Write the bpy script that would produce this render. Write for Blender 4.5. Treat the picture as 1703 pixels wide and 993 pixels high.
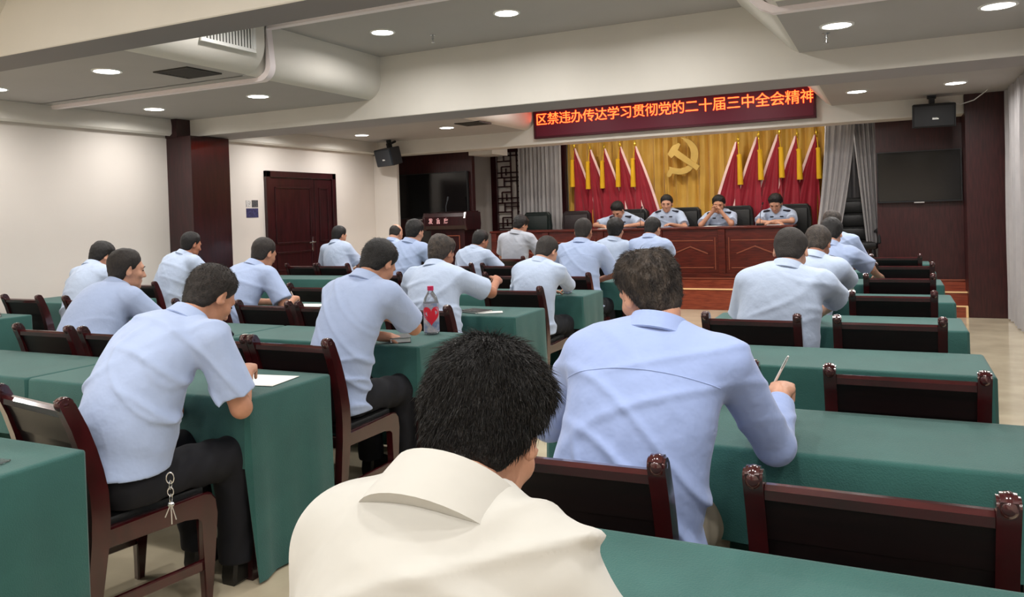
import bpy, bmesh, math, random
import numpy as np
from mathutils import Vector, Matrix, noise as mnoise

for o in list(bpy.data.objects):
    bpy.data.objects.remove(o)
scene = bpy.context.scene
COL = scene.collection
R = math.radians
random.seed(7)

# ------------------------------------------------------------------ camera
CAM_H = 1.48
_f = 1310.0
_v1 = Vector((1480 - 851.5, 335 - 372.0, _f)).normalized()      # stage direction in camera space (x right, y down, z forward)
_v2 = -Vector((-1888 - 851.5, 443 - 372.0, _f))
_v2 = (_v2 - _v1 * _v2.dot(_v1)).normalized()
_v3 = _v1.cross(_v2)
if _v3.y > 0:
    _v3 = -_v3
cam_data = bpy.data.cameras.new('camera')
cam = bpy.data.objects.new('camera', cam_data)
COL.objects.link(cam)
cam.matrix_world = Matrix(((_v2.x, -_v2.y, -_v2.z, 0), (_v1.x, -_v1.y, -_v1.z, 0), (_v3.x, -_v3.y, -_v3.z, CAM_H), (0, 0, 0, 1)))
cam_data.sensor_width = 36
cam_data.lens = _f / 1703 * 36
cam_data.shift_y = (372.0 - 496.5) / 1703
cam_data.clip_start = 0.05
scene.camera = cam

# ------------------------------------------------------------------ world, exposure
world = bpy.data.worlds.new('world')
scene.world = world
world.use_nodes = True
world.node_tree.nodes['Background'].inputs[0].default_value = (0.75, 0.8, 0.9, 1)
world.node_tree.nodes['Background'].inputs[1].default_value = 0.25
scene.view_settings.view_transform = 'Standard'
scene.view_settings.look = 'None'
scene.view_settings.gamma = 1
scene.view_settings.use_curve_mapping = False
scene.view_settings.exposure = 0.0
LAMP_POWER = 15.0
LAMP_COLOR = (1.0, 0.965, 0.925)

# ------------------------------------------------------------------ materials
def rgb(r, g, b):
    def c(v):
        v /= 255
        return v / 12.92 if v <= .04045 else ((v + .055) / 1.055) ** 2.4
    return (c(r), c(g), c(b), 1)

def mat(name, col, rough=.6, metal=0, noise=0, nscale=20, bump=0, bscale=60, col2=None, spec=.5, coat=0, stretch=(1, 1, 1), sheen=0, sss=0, emit=None, estr=0, trans=0, ior=1.45, detail=4):
    m = bpy.data.materials.new(name)
    m.use_nodes = True
    nt = m.node_tree
    b = nt.nodes['Principled BSDF']
    b.inputs['Base Color'].default_value = col
    b.inputs['Roughness'].default_value = rough
    b.inputs['Metallic'].default_value = metal
    b.inputs['Specular IOR Level'].default_value = spec
    b.inputs['IOR'].default_value = ior
    if coat: b.inputs['Coat Weight'].default_value = coat; b.inputs['Coat Roughness'].default_value = .12
    if sheen: b.inputs['Sheen Weight'].default_value = sheen
    if trans: b.inputs['Transmission Weight'].default_value = trans
    if emit:
        b.inputs['Emission Color'].default_value = emit; b.inputs['Emission Strength'].default_value = estr
    if noise or bump or col2:
        tc = nt.nodes.new('ShaderNodeTexCoord'); mp = nt.nodes.new('ShaderNodeMapping')
        mp.inputs['Scale'].default_value = stretch
        nt.links.new(tc.outputs['Object'], mp.inputs['Vector'])
    if noise or col2:
        n = nt.nodes.new('ShaderNodeTexNoise'); n.inputs['Scale'].default_value = nscale; n.inputs['Detail'].default_value = detail
        nt.links.new(mp.outputs[0], n.inputs['Vector'])
        mx = nt.nodes.new('ShaderNodeMix'); mx.data_type = 'RGBA'
        c2 = col2 or tuple(min(1, c * (1 - noise)) for c in col[:3]) + (1,)
        mx.inputs['A'].default_value = col; mx.inputs['B'].default_value = c2
        rp = nt.nodes.new('ShaderNodeMapRange'); rp.inputs['From Min'].default_value = .35; rp.inputs['From Max'].default_value = .65
        nt.links.new(n.outputs['Fac'], rp.inputs['Value']); nt.links.new(rp.outputs[0], mx.inputs['Factor'])
        nt.links.new(mx.outputs['Result'], b.inputs['Base Color'])
    if bump:
        n2 = nt.nodes.new('ShaderNodeTexNoise'); n2.inputs['Scale'].default_value = bscale; n2.inputs['Detail'].default_value = 3
        nt.links.new(mp.outputs[0], n2.inputs['Vector'])
        bp = nt.nodes.new('ShaderNodeBump'); bp.inputs['Strength'].default_value = bump; bp.inputs['Distance'].default_value = .01
        nt.links.new(n2.outputs['Fac'], bp.inputs['Height']); nt.links.new(bp.outputs[0], b.inputs['Normal'])
    return m

M = {}
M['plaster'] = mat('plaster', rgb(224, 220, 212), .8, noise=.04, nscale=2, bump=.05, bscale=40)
M['ceiling'] = mat('ceiling_shaded', rgb(180, 176, 173), .85, noise=.03, nscale=2, bump=.04)  # white plaster greyed: shade of the level ceiling put into the colour
M['wall'] = mat('wall_paint', rgb(224, 217, 210), .75, noise=.03, nscale=1.5, bump=.04)
M['trim'] = mat('trim_paint', rgb(250, 240, 242), .6)
M['soffit_light'] = mat('soffit_pale_grey', rgb(172, 165, 164), .8)
M['soffit'] = mat('soffit_grey', rgb(138, 133, 134), .8)
M['floor'] = mat('floor_stone', rgb(206, 194, 168), .13, noise=.1, nscale=3, spec=.6, stretch=(1, 1, 1), col2=rgb(188, 176, 152))
M['wood'] = mat('dark_red_wood', rgb(52, 18, 22), .28, nscale=6, stretch=(4, 4, .6), coat=.3, col2=rgb(36, 13, 16))
M['chair_wood'] = mat('lacquered_chair_wood', rgb(62, 16, 20), .16, nscale=6, stretch=(1, 6, 1.5), coat=.9, col2=rgb(46, 11, 14))
M['chair_panel'] = mat('lacquered_chair_panel', rgb(24, 12, 14), .42, nscale=5, stretch=(1, 1, 12), coat=.2, col2=rgb(17, 9, 11))
M['panel_wood'] = mat('wall_panel_wood', rgb(64, 26, 27), .4, nscale=5, stretch=(10, 10, 1), col2=rgb(46, 17, 19), coat=.1)
M['desk_wood'] = mat('desk_wood', rgb(98, 36, 26), .3, nscale=6, stretch=(1, 3, 9), col2=rgb(70, 24, 18), coat=.3)
M['desk_trim'] = mat('desk_moulding', rgb(140, 78, 58), .3, coat=.3)
M['step_wood'] = mat('step_wood', rgb(150, 72, 48), .35, nscale=6, stretch=(1, 10, 10), col2=rgb(118, 50, 34))
M['nosing'] = mat('step_nosing', rgb(245, 205, 150), .3)
M['cushion'] = mat('black_leather', rgb(20, 20, 21), .42, bump=.2, bscale=90)
M['leather'] = mat('dark_leather', rgb(30, 31, 32), .4, bump=.2, bscale=60)
M['leather_green'] = mat('green_black_leather', rgb(22, 34, 32), .4, bump=.2, bscale=60)
M['cloth'] = mat('green_tablecloth', rgb(41, 92, 87), .8, noise=.12, nscale=5, bump=.25, bscale=220, sheen=.15, col2=rgb(36, 84, 80))
M['curtain_grey'] = mat('grey_curtain', rgb(168, 165, 166), .8, noise=.08, nscale=6, bump=.1, bscale=200)
M['curtain_gold'] = mat('gold_curtain', rgb(226, 182, 84), .5, nscale=3, sheen=.3, col2=rgb(216, 170, 72))
M['gold'] = mat('gold_foil', rgb(222, 186, 104), .42, metal=.35, noise=.08, nscale=10)
M['brass'] = mat('bright_brass', rgb(240, 200, 70), .25, metal=.8)
M['flag'] = mat('red_flag_silk', rgb(156, 15, 40), .55, noise=.12, nscale=5, sheen=.3)
M['flag_band'] = mat('flag_white_band', rgb(240, 205, 200), .6)
M['tassel'] = mat('gold_tassel', rgb(240, 186, 30), .6, bump=.5, bscale=150, stretch=(6, 6, .4))
M['black_plastic'] = mat('black_plastic', rgb(22, 23, 26), .45)
M['dark_plastic'] = mat('dark_grey_plastic', rgb(42, 47, 54), .45)
M['screen'] = mat('glossy_dark_screen', rgb(12, 13, 14), .12, spec=.6)
M['screen_frame'] = mat('screen_frame', rgb(60, 62, 64), .3, metal=.6)
M['led_board'] = mat('led_board', rgb(104, 12, 44), .5, noise=.2, nscale=300)  # crimson glow of the characters painted into the dark red board
M['led_frame'] = mat('led_frame', rgb(70, 20, 34), .35, metal=.3)
M['led_glyph'] = mat('led_glyphs', rgb(120, 30, 20), .5, emit=(1.0, .055, .010, 1), estr=9)
M['white'] = mat('white_plastic', rgb(235, 235, 232), .4)
M['paper'] = mat('white_paper', rgb(240, 240, 236), .7)
M['steel'] = mat('bright_steel', rgb(200, 202, 205), .25, metal=1)
M['vent_dark'] = mat('vent_dark', rgb(58, 55, 52), .7)
M['grille_slot'] = mat('grille_slot', rgb(60, 58, 56), .8)
M['skin'] = [mat('skin_tan', rgb(196, 142, 114), .5, noise=.1, nscale=25, bump=.08, bscale=120), mat('skin_medium', rgb(206, 154, 128), .5, noise=.1, nscale=25, bump=.08, bscale=120), mat('skin_deep', rgb(178, 122, 96), .5, noise=.12, nscale=25, bump=.08, bscale=120)]
M['lip'] = mat('lip_skin', rgb(160, 88, 80), .5)
M['hair'] = mat('black_hair', rgb(20, 18, 18), .5, noise=.3, nscale=120, bump=.6, bscale=220, stretch=(1, 1, .5))
M['hair_grey'] = mat('greying_hair', rgb(36, 31, 29), .55, bump=.6, bscale=220, nscale=45, col2=rgb(72, 62, 54), stretch=(1, 1, .5))
M['hair_short'] = mat('cropped_hair', rgb(46, 39, 35), .6, bump=.5, bscale=260, nscale=90, col2=rgb(30, 26, 24))
M['eye'] = mat('eye_dark', rgb(30, 20, 16), .2)
M['shirt'] = [mat('light_blue_shirt', rgb(170, 188, 224), .8, noise=.04, nscale=9, bump=.8, bscale=11, sheen=.2), mat('pale_blue_shirt', rgb(182, 198, 224), .8, noise=.04, nscale=9, bump=.9, bscale=11, sheen=.2), mat('strong_blue_shirt', rgb(152, 172, 220), .8, noise=.04, nscale=9, bump=.8, bscale=11, sheen=.2), mat('pale_grey_shirt', rgb(184, 190, 202), .8, noise=.04, nscale=9, bump=.8, bscale=11, sheen=.2)]
M['polo'] = mat('off_white_polo', rgb(188, 187, 181), .85, noise=.03, nscale=9, bump=.6, bscale=8, sheen=.25)
M['navy'] = mat('dark_navy_trousers', rgb(15, 16, 24), .85, noise=.15, nscale=10, bump=.1, bscale=12)
M['khaki'] = mat('khaki_trousers', rgb(142, 134, 118), .85, noise=.1, nscale=10, bump=.15, bscale=14)
M['epaulette'] = mat('navy_epaulette', rgb(20, 24, 42), .6)
M['epaulette_light'] = mat('pale_blue_epaulette', rgb(182, 200, 222), .7)
M['shoe'] = mat('black_shoe', rgb(18, 17, 17), .3)
M['pink_print'] = mat('pink_print', rgb(250, 190, 195), .6)
M['lamp'] = mat('lamp_diffuser', (1, 1, 1, 1), .5, emit=(1.0, .97, .92, 1), estr=14)
M['lamp_rim'] = mat('lamp_rim', rgb(240, 240, 238), .4)

# ------------------------------------------------------------------ mesh helpers
def link(o, parent=None):
    COL.objects.link(o)
    if parent is not None:
        o.parent = parent
        o.matrix_parent_inverse = Matrix.Identity(4)
    return o

def tag(o, label=None, cat=None, group=None, kind=None):
    if label: o['label'] = label
    if cat: o['category'] = cat
    if group: o['group'] = group
    if kind: o['kind'] = kind
    return o

def empty(name, loc=(0, 0, 0), rz=0, label=None, cat=None, group=None):
    o = bpy.data.objects.new(name, None)
    o.location = loc; o.rotation_euler = (0, 0, rz); o.empty_display_size = .1
    link(o)
    return tag(o, label, cat, group)

def bm_obj(name, bm, m, parent=None, smooth=False, loc=None):
    me = bpy.data.meshes.new(name)
    bmesh.ops.recalc_face_normals(bm, faces=bm.faces[:])
    bm.to_mesh(me); bm.free()
    ms = m if isinstance(m, (list, tuple)) else [m]
    for x in ms: me.materials.append(x)
    if smooth:
        me.polygons.foreach_set('use_smooth', [True] * len(me.polygons))
        try: me.set_sharp_from_angle(angle=R(40))
        except Exception: pass
    o = bpy.data.objects.new(name, me)
    if loc: o.location = loc
    return link(o, parent)

def add_box(bm, x0, x1, y0, y1, z0, z1, bev=0, mi=0, seg=1):
    g = bmesh.ops.create_cube(bm, size=1)
    vs = g['verts']
    for v in vs:
        v.co = Vector((x0 + (v.co.x + .5) * (x1 - x0), y0 + (v.co.y + .5) * (y1 - y0), z0 + (v.co.z + .5) * (z1 - z0)))
    fs = list({f for v in vs for f in v.link_faces})
    for f in fs: f.material_index = mi
    if bev:
        es = list({e for v in vs for e in v.link_edges})
        r = bmesh.ops.bevel(bm, geom=es, offset=bev, segments=seg, affect='EDGES', profile=.5)
        for f in r['faces']: f.material_index = mi
    return vs

def box(name, x0, x1, y0, y1, z0, z1, m, parent=None, bev=0, seg=1, smooth=False):
    bm = bmesh.new(); add_box(bm, x0, x1, y0, y1, z0, z1, bev, 0, seg)
    return bm_obj(name, bm, m, parent, smooth)

def add_prism(bm, pts, d0, d1, axis='y', bev=0, mi=0, seg=1):
    """extrude closed 2D polygon pts along axis from d0 to d1. axis y: pts=(x,z); x: pts=(y,z); z: pts=(x,y)"""
    def P(a, b, d):
        return (a, d, b) if axis == 'y' else ((d, a, b) if axis == 'x' else (a, b, d))
    A = [bm.verts.new(P(a, b, d0)) for a, b in pts]
    B = [bm.verts.new(P(a, b, d1)) for a, b in pts]
    n = len(pts)
    fs = [bm.faces.new(A), bm.faces.new(B[::-1])]
    for i in range(n):
        fs.append(bm.faces.new((A[i], A[(i + 1) % n], B[(i + 1) % n], B[i])))
    for f in fs: f.material_index = mi
    if bev:
        es = [e for v in A + B for e in v.link_edges if len(e.link_faces) == 2]
        bmesh.ops.bevel(bm, geom=list(set(e for f in fs[:2] for e in f.edges)), offset=bev, segments=seg, affect='EDGES')
    return fs

def add_tube(bm, pts, r, n=8, mi=0, caps=True, flat=None):
    pts = [Vector(p) for p in pts]
    rs = r if isinstance(r, (list, tuple)) else [r] * len(pts)
    rings = []
    prev = None
    for i, p in enumerate(pts):
        d = (pts[min(i + 1, len(pts) - 1)] - pts[max(i - 1, 0)]).normalized()
        if prev is None:
            a = d.orthogonal().normalized()
        else:
            a = (prev - d * prev.dot(d)).normalized()
        prev = a
        b = d.cross(a)
        rings.append([bm.verts.new(p + (a * math.cos(2 * math.pi * k / n) + b * math.sin(2 * math.pi * k / n)) * rs[i]) for k in range(n)])
    for i in range(len(rings) - 1):
        for k in range(n):
            f = bm.faces.new((rings[i][k], rings[i][(k + 1) % n], rings[i + 1][(k + 1) % n], rings[i + 1][k])); f.material_index = mi
    if caps:
        f = bm.faces.new(rings[0][::-1]); f.material_index = mi
        f = bm.faces.new(rings[-1]); f.material_index = mi

def add_lathe(bm, prof, n=24, c=(0, 0, 0), mi=0):
    rings = []
    for r, z in prof:
        if r < 1e-5: rings.append([bm.verts.new((c[0], c[1], c[2] + z))])
        else: rings.append([bm.verts.new((c[0] + r * math.cos(2 * math.pi * k / n), c[1] + r * math.sin(2 * math.pi * k / n), c[2] + z)) for k in range(n)])
    for a, b in zip(rings, rings[1:]):
        for k in range(n):
            k2 = (k + 1) % n
            if len(a) == 1 and len(b) == 1: continue
            if len(a) == 1: f = bm.faces.new((a[0], b[k], b[k2]))
            elif len(b) == 1: f = bm.faces.new((a[k], a[k2], b[0]))
            else: f = bm.faces.new((a[k], a[k2], b[k2], b[k]))
            f.material_index = mi

def copy_tree(o, parent=None):
    c = o.copy(); COL.objects.link(c)
    c.parent = parent
    for ch in CHILD.get(o.name, []):
        copy_tree(ch, c)
    return c
CHILD = {}
def remember(root):
    """note the children of a thing (and theirs) so that it can be copied"""
    def walk(o):
        CHILD[o.name] = [c for c in COL.objects if c.parent == o]
        for c in CHILD[o.name]: walk(c)
    walk(root)
# ------------------------------------------------------------------ room shell
XL, XR = -8.1, 1.42          # left wall face, right curtain wall
YB, YS = -3.6, 11.35         # back of hall, front of stage beam
ZLO, ZHI, ZB = 2.78, 3.24, 2.57
def struct(name, bm, m, smooth=False):
    return tag(bm_obj(name, bm, m, None, smooth), kind='structure')
bm = bmesh.new(); add_box(bm, XL - .2, XR + .2, YB - .2, 14, -.1, 0)
struct('floor', bm, M['floor'])
bm = bmesh.new(); add_box(bm, XL - .2, XL, YB, 14, 0, 3.4)
struct('wall_left', bm, M['wall'])
bm = bmesh.new(); add_box(bm, XR, XR + .2, YB, 14, 0, 3.4)
struct('wall_right', bm, M['wall'])
bm = bmesh.new(); add_box(bm, XL - .2, XR + .2, YB - .2, YB, 0, 3.4)
struct('wall_back', bm, M['wall'])
bm = bmesh.new(); add_box(bm, XL - .2, XR + .2, 13.35, 13.5, 0, 3.4)
struct('wall_stage', bm, M['wall'])

# ceiling profile across the hall: low side zones, high middle, rounded steps
def profile(xl, xr, rad, n=8):
    p = [(XL - .1, ZLO)]
    for i in range(n + 1):
        a = math.pi / 2 * i / n
        p.append((xl - rad + rad * math.sin(a), ZLO + rad - rad * math.cos(a)))
    p.append((xl, ZHI)); p.append((xr, ZHI))
    c = .03
    p += [(xr + .02, ZHI - .015), (xr + .44 - c, ZLO + c * 1.1), (xr + .44 + c, ZLO)]
    p.append((XR + .1, ZLO))
    return p
def ceiling_bay(y0, y1, pr):
    bm = bmesh.new()
    poly = pr + [(XR + .1, 3.5), (XL - .1, 3.5)]
    add_prism(bm, poly, y0, y1, 'y')
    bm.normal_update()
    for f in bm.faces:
        if abs(f.normal.z) < .97: f.material_index = 1       # ducts and steps stay plaster; level faces have their shade painted grey
    return bm
bay_w = profile(-5.0, -1.14, .2)
bay_n = profile(-4.9, -1.0, .26)
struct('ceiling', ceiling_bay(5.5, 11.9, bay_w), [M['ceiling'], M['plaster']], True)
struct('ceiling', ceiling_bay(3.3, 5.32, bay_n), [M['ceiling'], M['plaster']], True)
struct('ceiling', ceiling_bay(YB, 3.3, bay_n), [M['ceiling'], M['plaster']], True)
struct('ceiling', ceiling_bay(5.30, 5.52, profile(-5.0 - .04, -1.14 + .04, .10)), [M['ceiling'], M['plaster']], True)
# painted trim band that follows the ceiling profile between two bays
bm = bmesh.new()
pa = profile(-5.0, -1.14, .10)
def inset(p, d):
    out = []
    for i, (x, z) in enumerate(p):
        x0, z0 = p[max(i - 1, 0)]; x1, z1 = p[min(i + 1, len(p) - 1)]
        tx, tz = x1 - x0, z1 - z0; l = math.hypot(tx, tz)
        out.append((x + tz / l * d, z - tx / l * d))
    return out
po, pi = inset(pa, -.02), inset(pa, .035)
add_prism(bm, pi + po[::-1], 5.45, 5.52, 'y')
struct('trim_1', bm, M['trim'], True)
# transverse beams
def beam(name, x0, x1, y0, y1, z0, sm='soffit'):
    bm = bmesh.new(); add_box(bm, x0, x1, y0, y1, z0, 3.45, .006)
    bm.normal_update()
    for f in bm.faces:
        if f.normal.z < -.8: f.material_index = 1  # downward faces take a darker grey than the sides
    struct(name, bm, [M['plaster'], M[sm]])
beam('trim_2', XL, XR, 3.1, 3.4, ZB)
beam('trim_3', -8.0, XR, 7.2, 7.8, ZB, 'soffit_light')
bm = bmesh.new(); add_box(bm, -8.0, .86, YS, 11.75, 2.55, 3.45, .006)
struct('trim_4', bm, M['plaster'])
# cornice along the left wall in three lengths
for k, (a, b) in enumerate(((YB, 7.05), (7.7, YS))):
    bm = bmesh.new()
    add_prism(bm, [(XL - .02, 2.60), (-8.02, 2.575), (-7.985, 2.60), (-7.98, 2.70), (-8.0, 2.80), (XL - .02, 2.80)], a, b, 'y')
    struct('trim_%d' % (5 + k), bm, M['plaster'], True)
# dark wood column on the left wall
bm = bmesh.new(); add_box(bm, XL, -8.0 + .32, 7.0, 7.62, 0, ZB - .01, .004); add_box(bm, XL, -7.9, 6.99, 7.2, ZB - .02, 2.8)
struct('trim_7', bm, M['wood'])
# right hand wood column beside the stage
bm = bmesh.new(); add_box(bm, .86, 1.40, 11.28, 11.9, 0, 3.0, .004)
struct('trim_8', bm, M['panel_wood'])
bm = bmesh.new(); add_box(bm, XL, -7.62, 11.36, 11.43, 0, 2.56, .004)
struct('trim_9', bm, M['wall'])
bm = bmesh.new(); add_box(bm, XL, XL + .03, YB, 7.0, 0, .09, .004); add_box(bm, XL, XL + .03, 7.62, 8.67, 0, .09, .004); add_box(bm, XL, XL + .03, 10.24, 11.36, 0, .09, .004)
struct('baseboard_left', bm, M['wood'])

# door in the left wall
door = empty('door_1', (XL, 9.46, 0)); tag(door, kind='structure')
bm = bmesh.new()
add_box(bm, 0, .05, -.79, -.70, 0, 2.21, .004); add_box(bm, 0, .05, .70, .79, 0, 2.21, .004); add_box(bm, 0, .05, -.79, .79, 2.12, 2.21, .004)
bm_obj('door_frame', bm, M['wood'], door)
for s, (a, b) in enumerate(((-.70, .28), (.28, .70))):
    bm = bmesh.new()
    add_box(bm, 0, .025, a + .004, b - .004, .01, 2.115, .003)
    leaf = bm_obj('door_leaf', bm, M['wood'], door)
    for z0, z1 in ((.15, .62), (.74, 1.02), (1.14, 1.98)):
        bm = bmesh.new()
        for q in ((a + .10, b - .10, z0, z0 + .02), (a + .10, b - .10, z1 - .02, z1), (a + .10, a + .12, z0, z1), (b - .12, b - .10, z0, z1)):
            add_box(bm, .022, .038, q[0], q[1], q[2], q[3], .003)
        bm_obj('panel_moulding', bm, M['wood'], leaf)
for s in (1,):
    bm = bmesh.new(); add_box(bm, .025, .034, .18, .22, 1.0, 1.22, .003)
    add_tube(bm, [(.03, .20, 1.14), (.08, .20, 1.14), (.08, .06, 1.135)], .009, 8)
    bm_obj('door_handle', bm, M['steel'], door, True)

# ------------------------------------------------------------------ stage
bm = bmesh.new()
add_box(bm, XL, XR, 11.45, 14, 0, .30); 
struct('floor_stage_step', bm, M['step_wood'])
bm = bmesh.new(); add_box(bm, XL, XR, 11.74, 14, .29, .43)
struct('floor_stage', bm, M['step_wood'])
for i, (x0, x1, y, z) in enumerate(((-7.6, .86, 11.45, .30), (-7.6, .86, 11.74, .43))):
    bm = bmesh.new(); add_box(bm, x0, x1, y - .012, y + .03, z - .012, z + .006, .003)
    struct('trim_%d' % (10 + i), bm, M['nosing'] if i == 0 else M['desk_trim'])
st = empty('stage_step', (.6, 11.35, 0), 0, 'low reddish wooden step in front of the stage beside the dark column', 'step')
box('step_box', -.26, .25, -.07, .1, 0, .138, M['step_wood'], st, .003)
box('step_nosing', -.26, .25, -.08, -.04, .13, .146, M['nosing'], st, .002)
box('step_edging', .225, .252, -.082, -.06, 0, .138, M['nosing'], st, .002)

# stage surround: wood panel walls either side, lattice, ceiling
bm = bmesh.new(); add_box(bm, XL, -6.5, 12.0, 12.1, .43, 2.9)
struct('wall_stage_left', bm, M['panel_wood'])
bm = bmesh.new(); add_box(bm, -.16, .86, 11.80, 11.9, .43, 2.56)
struct('wall_stage_right', bm, M['panel_wood'])
bm = bmesh.new(); add_box(bm, XL, XR, 11.75, 13.5, 2.9, 3.0)
struct('ceiling_stage', bm, M['ceiling'])
bm = bmesh.new(); add_box(bm, -7.9, -5.3, 13.07, 13.15, .43, 2.9)
struct('wall_stage_wing', bm, M['wall'])
bm = bmesh.new(); add_prism(bm, [(-6.5, 2.50), (-6.05, 2.50), (-6.05, 2.62), (-6.5, 2.62)], 11.9, 12.5, 'y')
struct('trim_12', bm, M['plaster'])

def curtain(name, label, x0, x1, y, z0, z1, m, amp=.04, wave=.14, axis='x', seed=0, flare=None, thick=.006, cat='curtain', nz=10, group=None):
    """pleated hanging; flare(t, w)-> shift of the along coordinate by height fraction w (0 top,1 bottom)"""
    rnd = random.Random(seed)
    n = int(abs(x1 - x0) / wave * 10)
    ph = [rnd.uniform(-.9, .9) for _ in range(n + 2)]
    bm = bmesh.new(); rows = []
    def off(s, w):
        a = 2 * math.pi * s / wave + 1.3 * math.sin(s * 3.1 + seed) + .8 * math.sin(s * 7.3 + 2 * seed)
        return amp * (math.sin(a) * (.65 + .35 * w) + .35 * math.sin(2.3 * a + 3 * w + seed))
    for side in (0, 1):
        for j in range(nz + 1):
            w = j / nz; row = []
            for i in range(n + 1):
                t = i / n; s = x0 + (x1 - x0) * t
                ss = s + (flare(t, w) if flare else 0)
                d = off(s, w) + side * thick
                z = z1 + (z0 - z1) * w
                row.append(bm.verts.new((ss, y + d, z) if axis == 'x' else (y + d, ss, z)))
            rows.append(row)
    def grid(a):
        for j in range(nz):
            for i in range(n):
                bm.faces.new((rows[a + j][i], rows[a + j][i + 1], rows[a + j + 1][i + 1], rows[a + j + 1][i]))
    grid(0); grid(nz + 1)
    for i in range(n):
        for j in (0, nz):
            bm.faces.new((rows[j][i], rows[j][i + 1], rows[nz + 1 + j][i + 1], rows[nz + 1 + j][i]))
    for j in range(nz):
        for i in (0, n):
            bm.faces.new((rows[j][i], rows[j + 1][i], rows[nz + 2 + j][i], rows[nz + 1 + j][i]))
    return tag(bm_obj(name, bm, m, None, True), label, cat, group)

curtain('stage_curtain', 'gold pleated curtain behind the flags and emblem on the stage', -5.17, -.55, 13.12, .44, 2.88, M['curtain_gold'], .055, .21, seed=3, cat='curtain')
bm = bmesh.new(); add_box(bm, -5.36, -5.15, 13.0, 13.05, .43, 2.88)
struct('trim_13', bm, M['wood'])
curtain('stage_side_curtain', 'grey pleated curtain at the left side of the stage opening beside the lattice', -6.03, -5.20, 12.90, .44, 2.86, M['curtain_grey'], .028, .085, seed=5)
curtain('stage_side_curtain', 'grey curtain gathered aslant next to the gold curtain at the right of the stage', -.80, -.52, 12.0, .44, 2.75, M['curtain_grey'], .025, .07, seed=6,
        flare=lambda t, w: -.22 * w * w - .05 * w + .12 * t * (1 - w))
curtain('stage_side_curtain', 'grey pleated curtain at the left edge of the right wall screen', -.47, -.10, 12.12, .44, 2.7, M['curtain_grey'], .025, .07, seed=8,
        flare=lambda t, w: .20 * w * (1 - t))
curtain('stage_side_curtain', 'dark grey curtain hanging straight behind the empty leather armchair on stage', -.70, -.25, 12.35, .44, 2.75, mat('curtain_dark', rgb(84, 82, 84), .85), .02, .12, seed=9)
curtain('side_wall_curtain', 'long grey pleated curtain along the right wall of the hall', 1.5, 11.15, 1.31, .02, 2.77, M['curtain_grey'], .05, .22, axis='y', seed=11)

# lattice screen (left of stage)
lt = empty('lattice_screen', (-6.17, 12.99, .43), 0, 'dark red wooden lattice screen standing left of the grey stage curtain', 'screen')
bm = bmesh.new()
for q in ((-.46, -.34, 0, 2.25), (.34, .42, 0, 2.25), (-.46, .42, 2.17, 2.25), (-.46, .42, 0, .75)):
    add_box(bm, q[0], q[1], -.03, .03, q[2], q[3], .004)
bm_obj('frame', bm, M['wood'], lt)
def lbar(x0, x1, z0, z1):
    bm = bmesh.new(); add_box(bm, x0, x1, -.014, .014, z0, z1, .002)
    bm_obj('lattice_bar', bm, M['wood'], lt)
b = .012
for u in range(3):
    zb = .78 + u * .465
    for x in (-.25, -.06, .06, .25): lbar(x - b, x + b, zb, zb + (.2 if abs(x) > .1 else .465))
    for x in (-.16, .16): lbar(x - b, x + b, zb + .04, zb + .17)
    for z, x0, x1 in ((.0, -.34, .34), (.09, -.34, .34), (.2, -.25, -.06), (.2, .06, .25), (.30, -.34, -.06), (.30, .06, .34), (.40, -.2, .2)):
        lbar(x0, x1, zb + z - b, zb + z + b)
    for x in (-.2, .2): lbar(x - b, x + b, zb + .30, zb + .465)
# ------------------------------------------------------------------ ceiling lamps
LAMPX = ((-7.40, ZLO), (-5.87, ZLO), (-4.30, ZHI), (-2.99, ZHI), (-1.72, ZHI), (-.32, ZLO), (.69, ZLO))
xname = ('nearest the left wall', 'second from the left wall', 'third from the left wall', 'centre', 'third from the curtain wall', 'second from the curtain wall', 'nearest the curtain wall')
lamp_data = {}
def make_lamp(x, y, z, row):
    t = empty('ceiling_lamp', (x, y, z), 0, 'round bright ceiling lamp %s, %s' % (xname[row[1]], row[0]), 'lamp', 'round recessed ceiling lamps')
    if 'rim' not in lamp_data:
        bm = bmesh.new(); add_lathe(bm, [(.10, .01), (.10, -.008), (.118, -.008), (.122, 0), (.122, .01)], 28)
        r = bm_obj('lamp_rim', bm, M['lamp_rim'], t, True); lamp_data['rim'] = r.data
        bm = bmesh.new(); add_lathe(bm, [(.0, -.010), (.06, -.012), (.101, -.006), (.101, .01)], 28)
        r = bm_obj('diffuser', bm, M['lamp'], t, True); lamp_data['dif'] = r.data
        l = bpy.data.lights.new('lamp_light', 'AREA'); l.shape = 'DISK'; l.size = .16; l.energy = LAMP_POWER; l.color = LAMP_COLOR; l.spread = R(165)
        lamp_data['l'] = l
    else:
        link(bpy.data.objects.new('lamp_rim', lamp_data['rim']), t); link(bpy.data.objects.new('diffuser', lamp_data['dif']), t)
    lo = bpy.data.objects.new('lamp_light', lamp_data['l']); lo.location = (0, 0, -.02); link(lo, t)
rows = ((-2.2, 'row far behind the viewer'), (-.6, 'row behind the viewer'), (1.6, 'row over nearest tables'), (4.5, 'row just beyond nearest beam'), (6.25, 'row before middle beam'), (8.6, 'row beyond middle beam'), (10.1, 'row nearest the stage'))
for y, rn in rows:
    for k, (x, z) in enumerate(LAMPX):
        if y == 1.6 and k in (2, 4): pass
        make_lamp(x, y, z, (rn, k))
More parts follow.
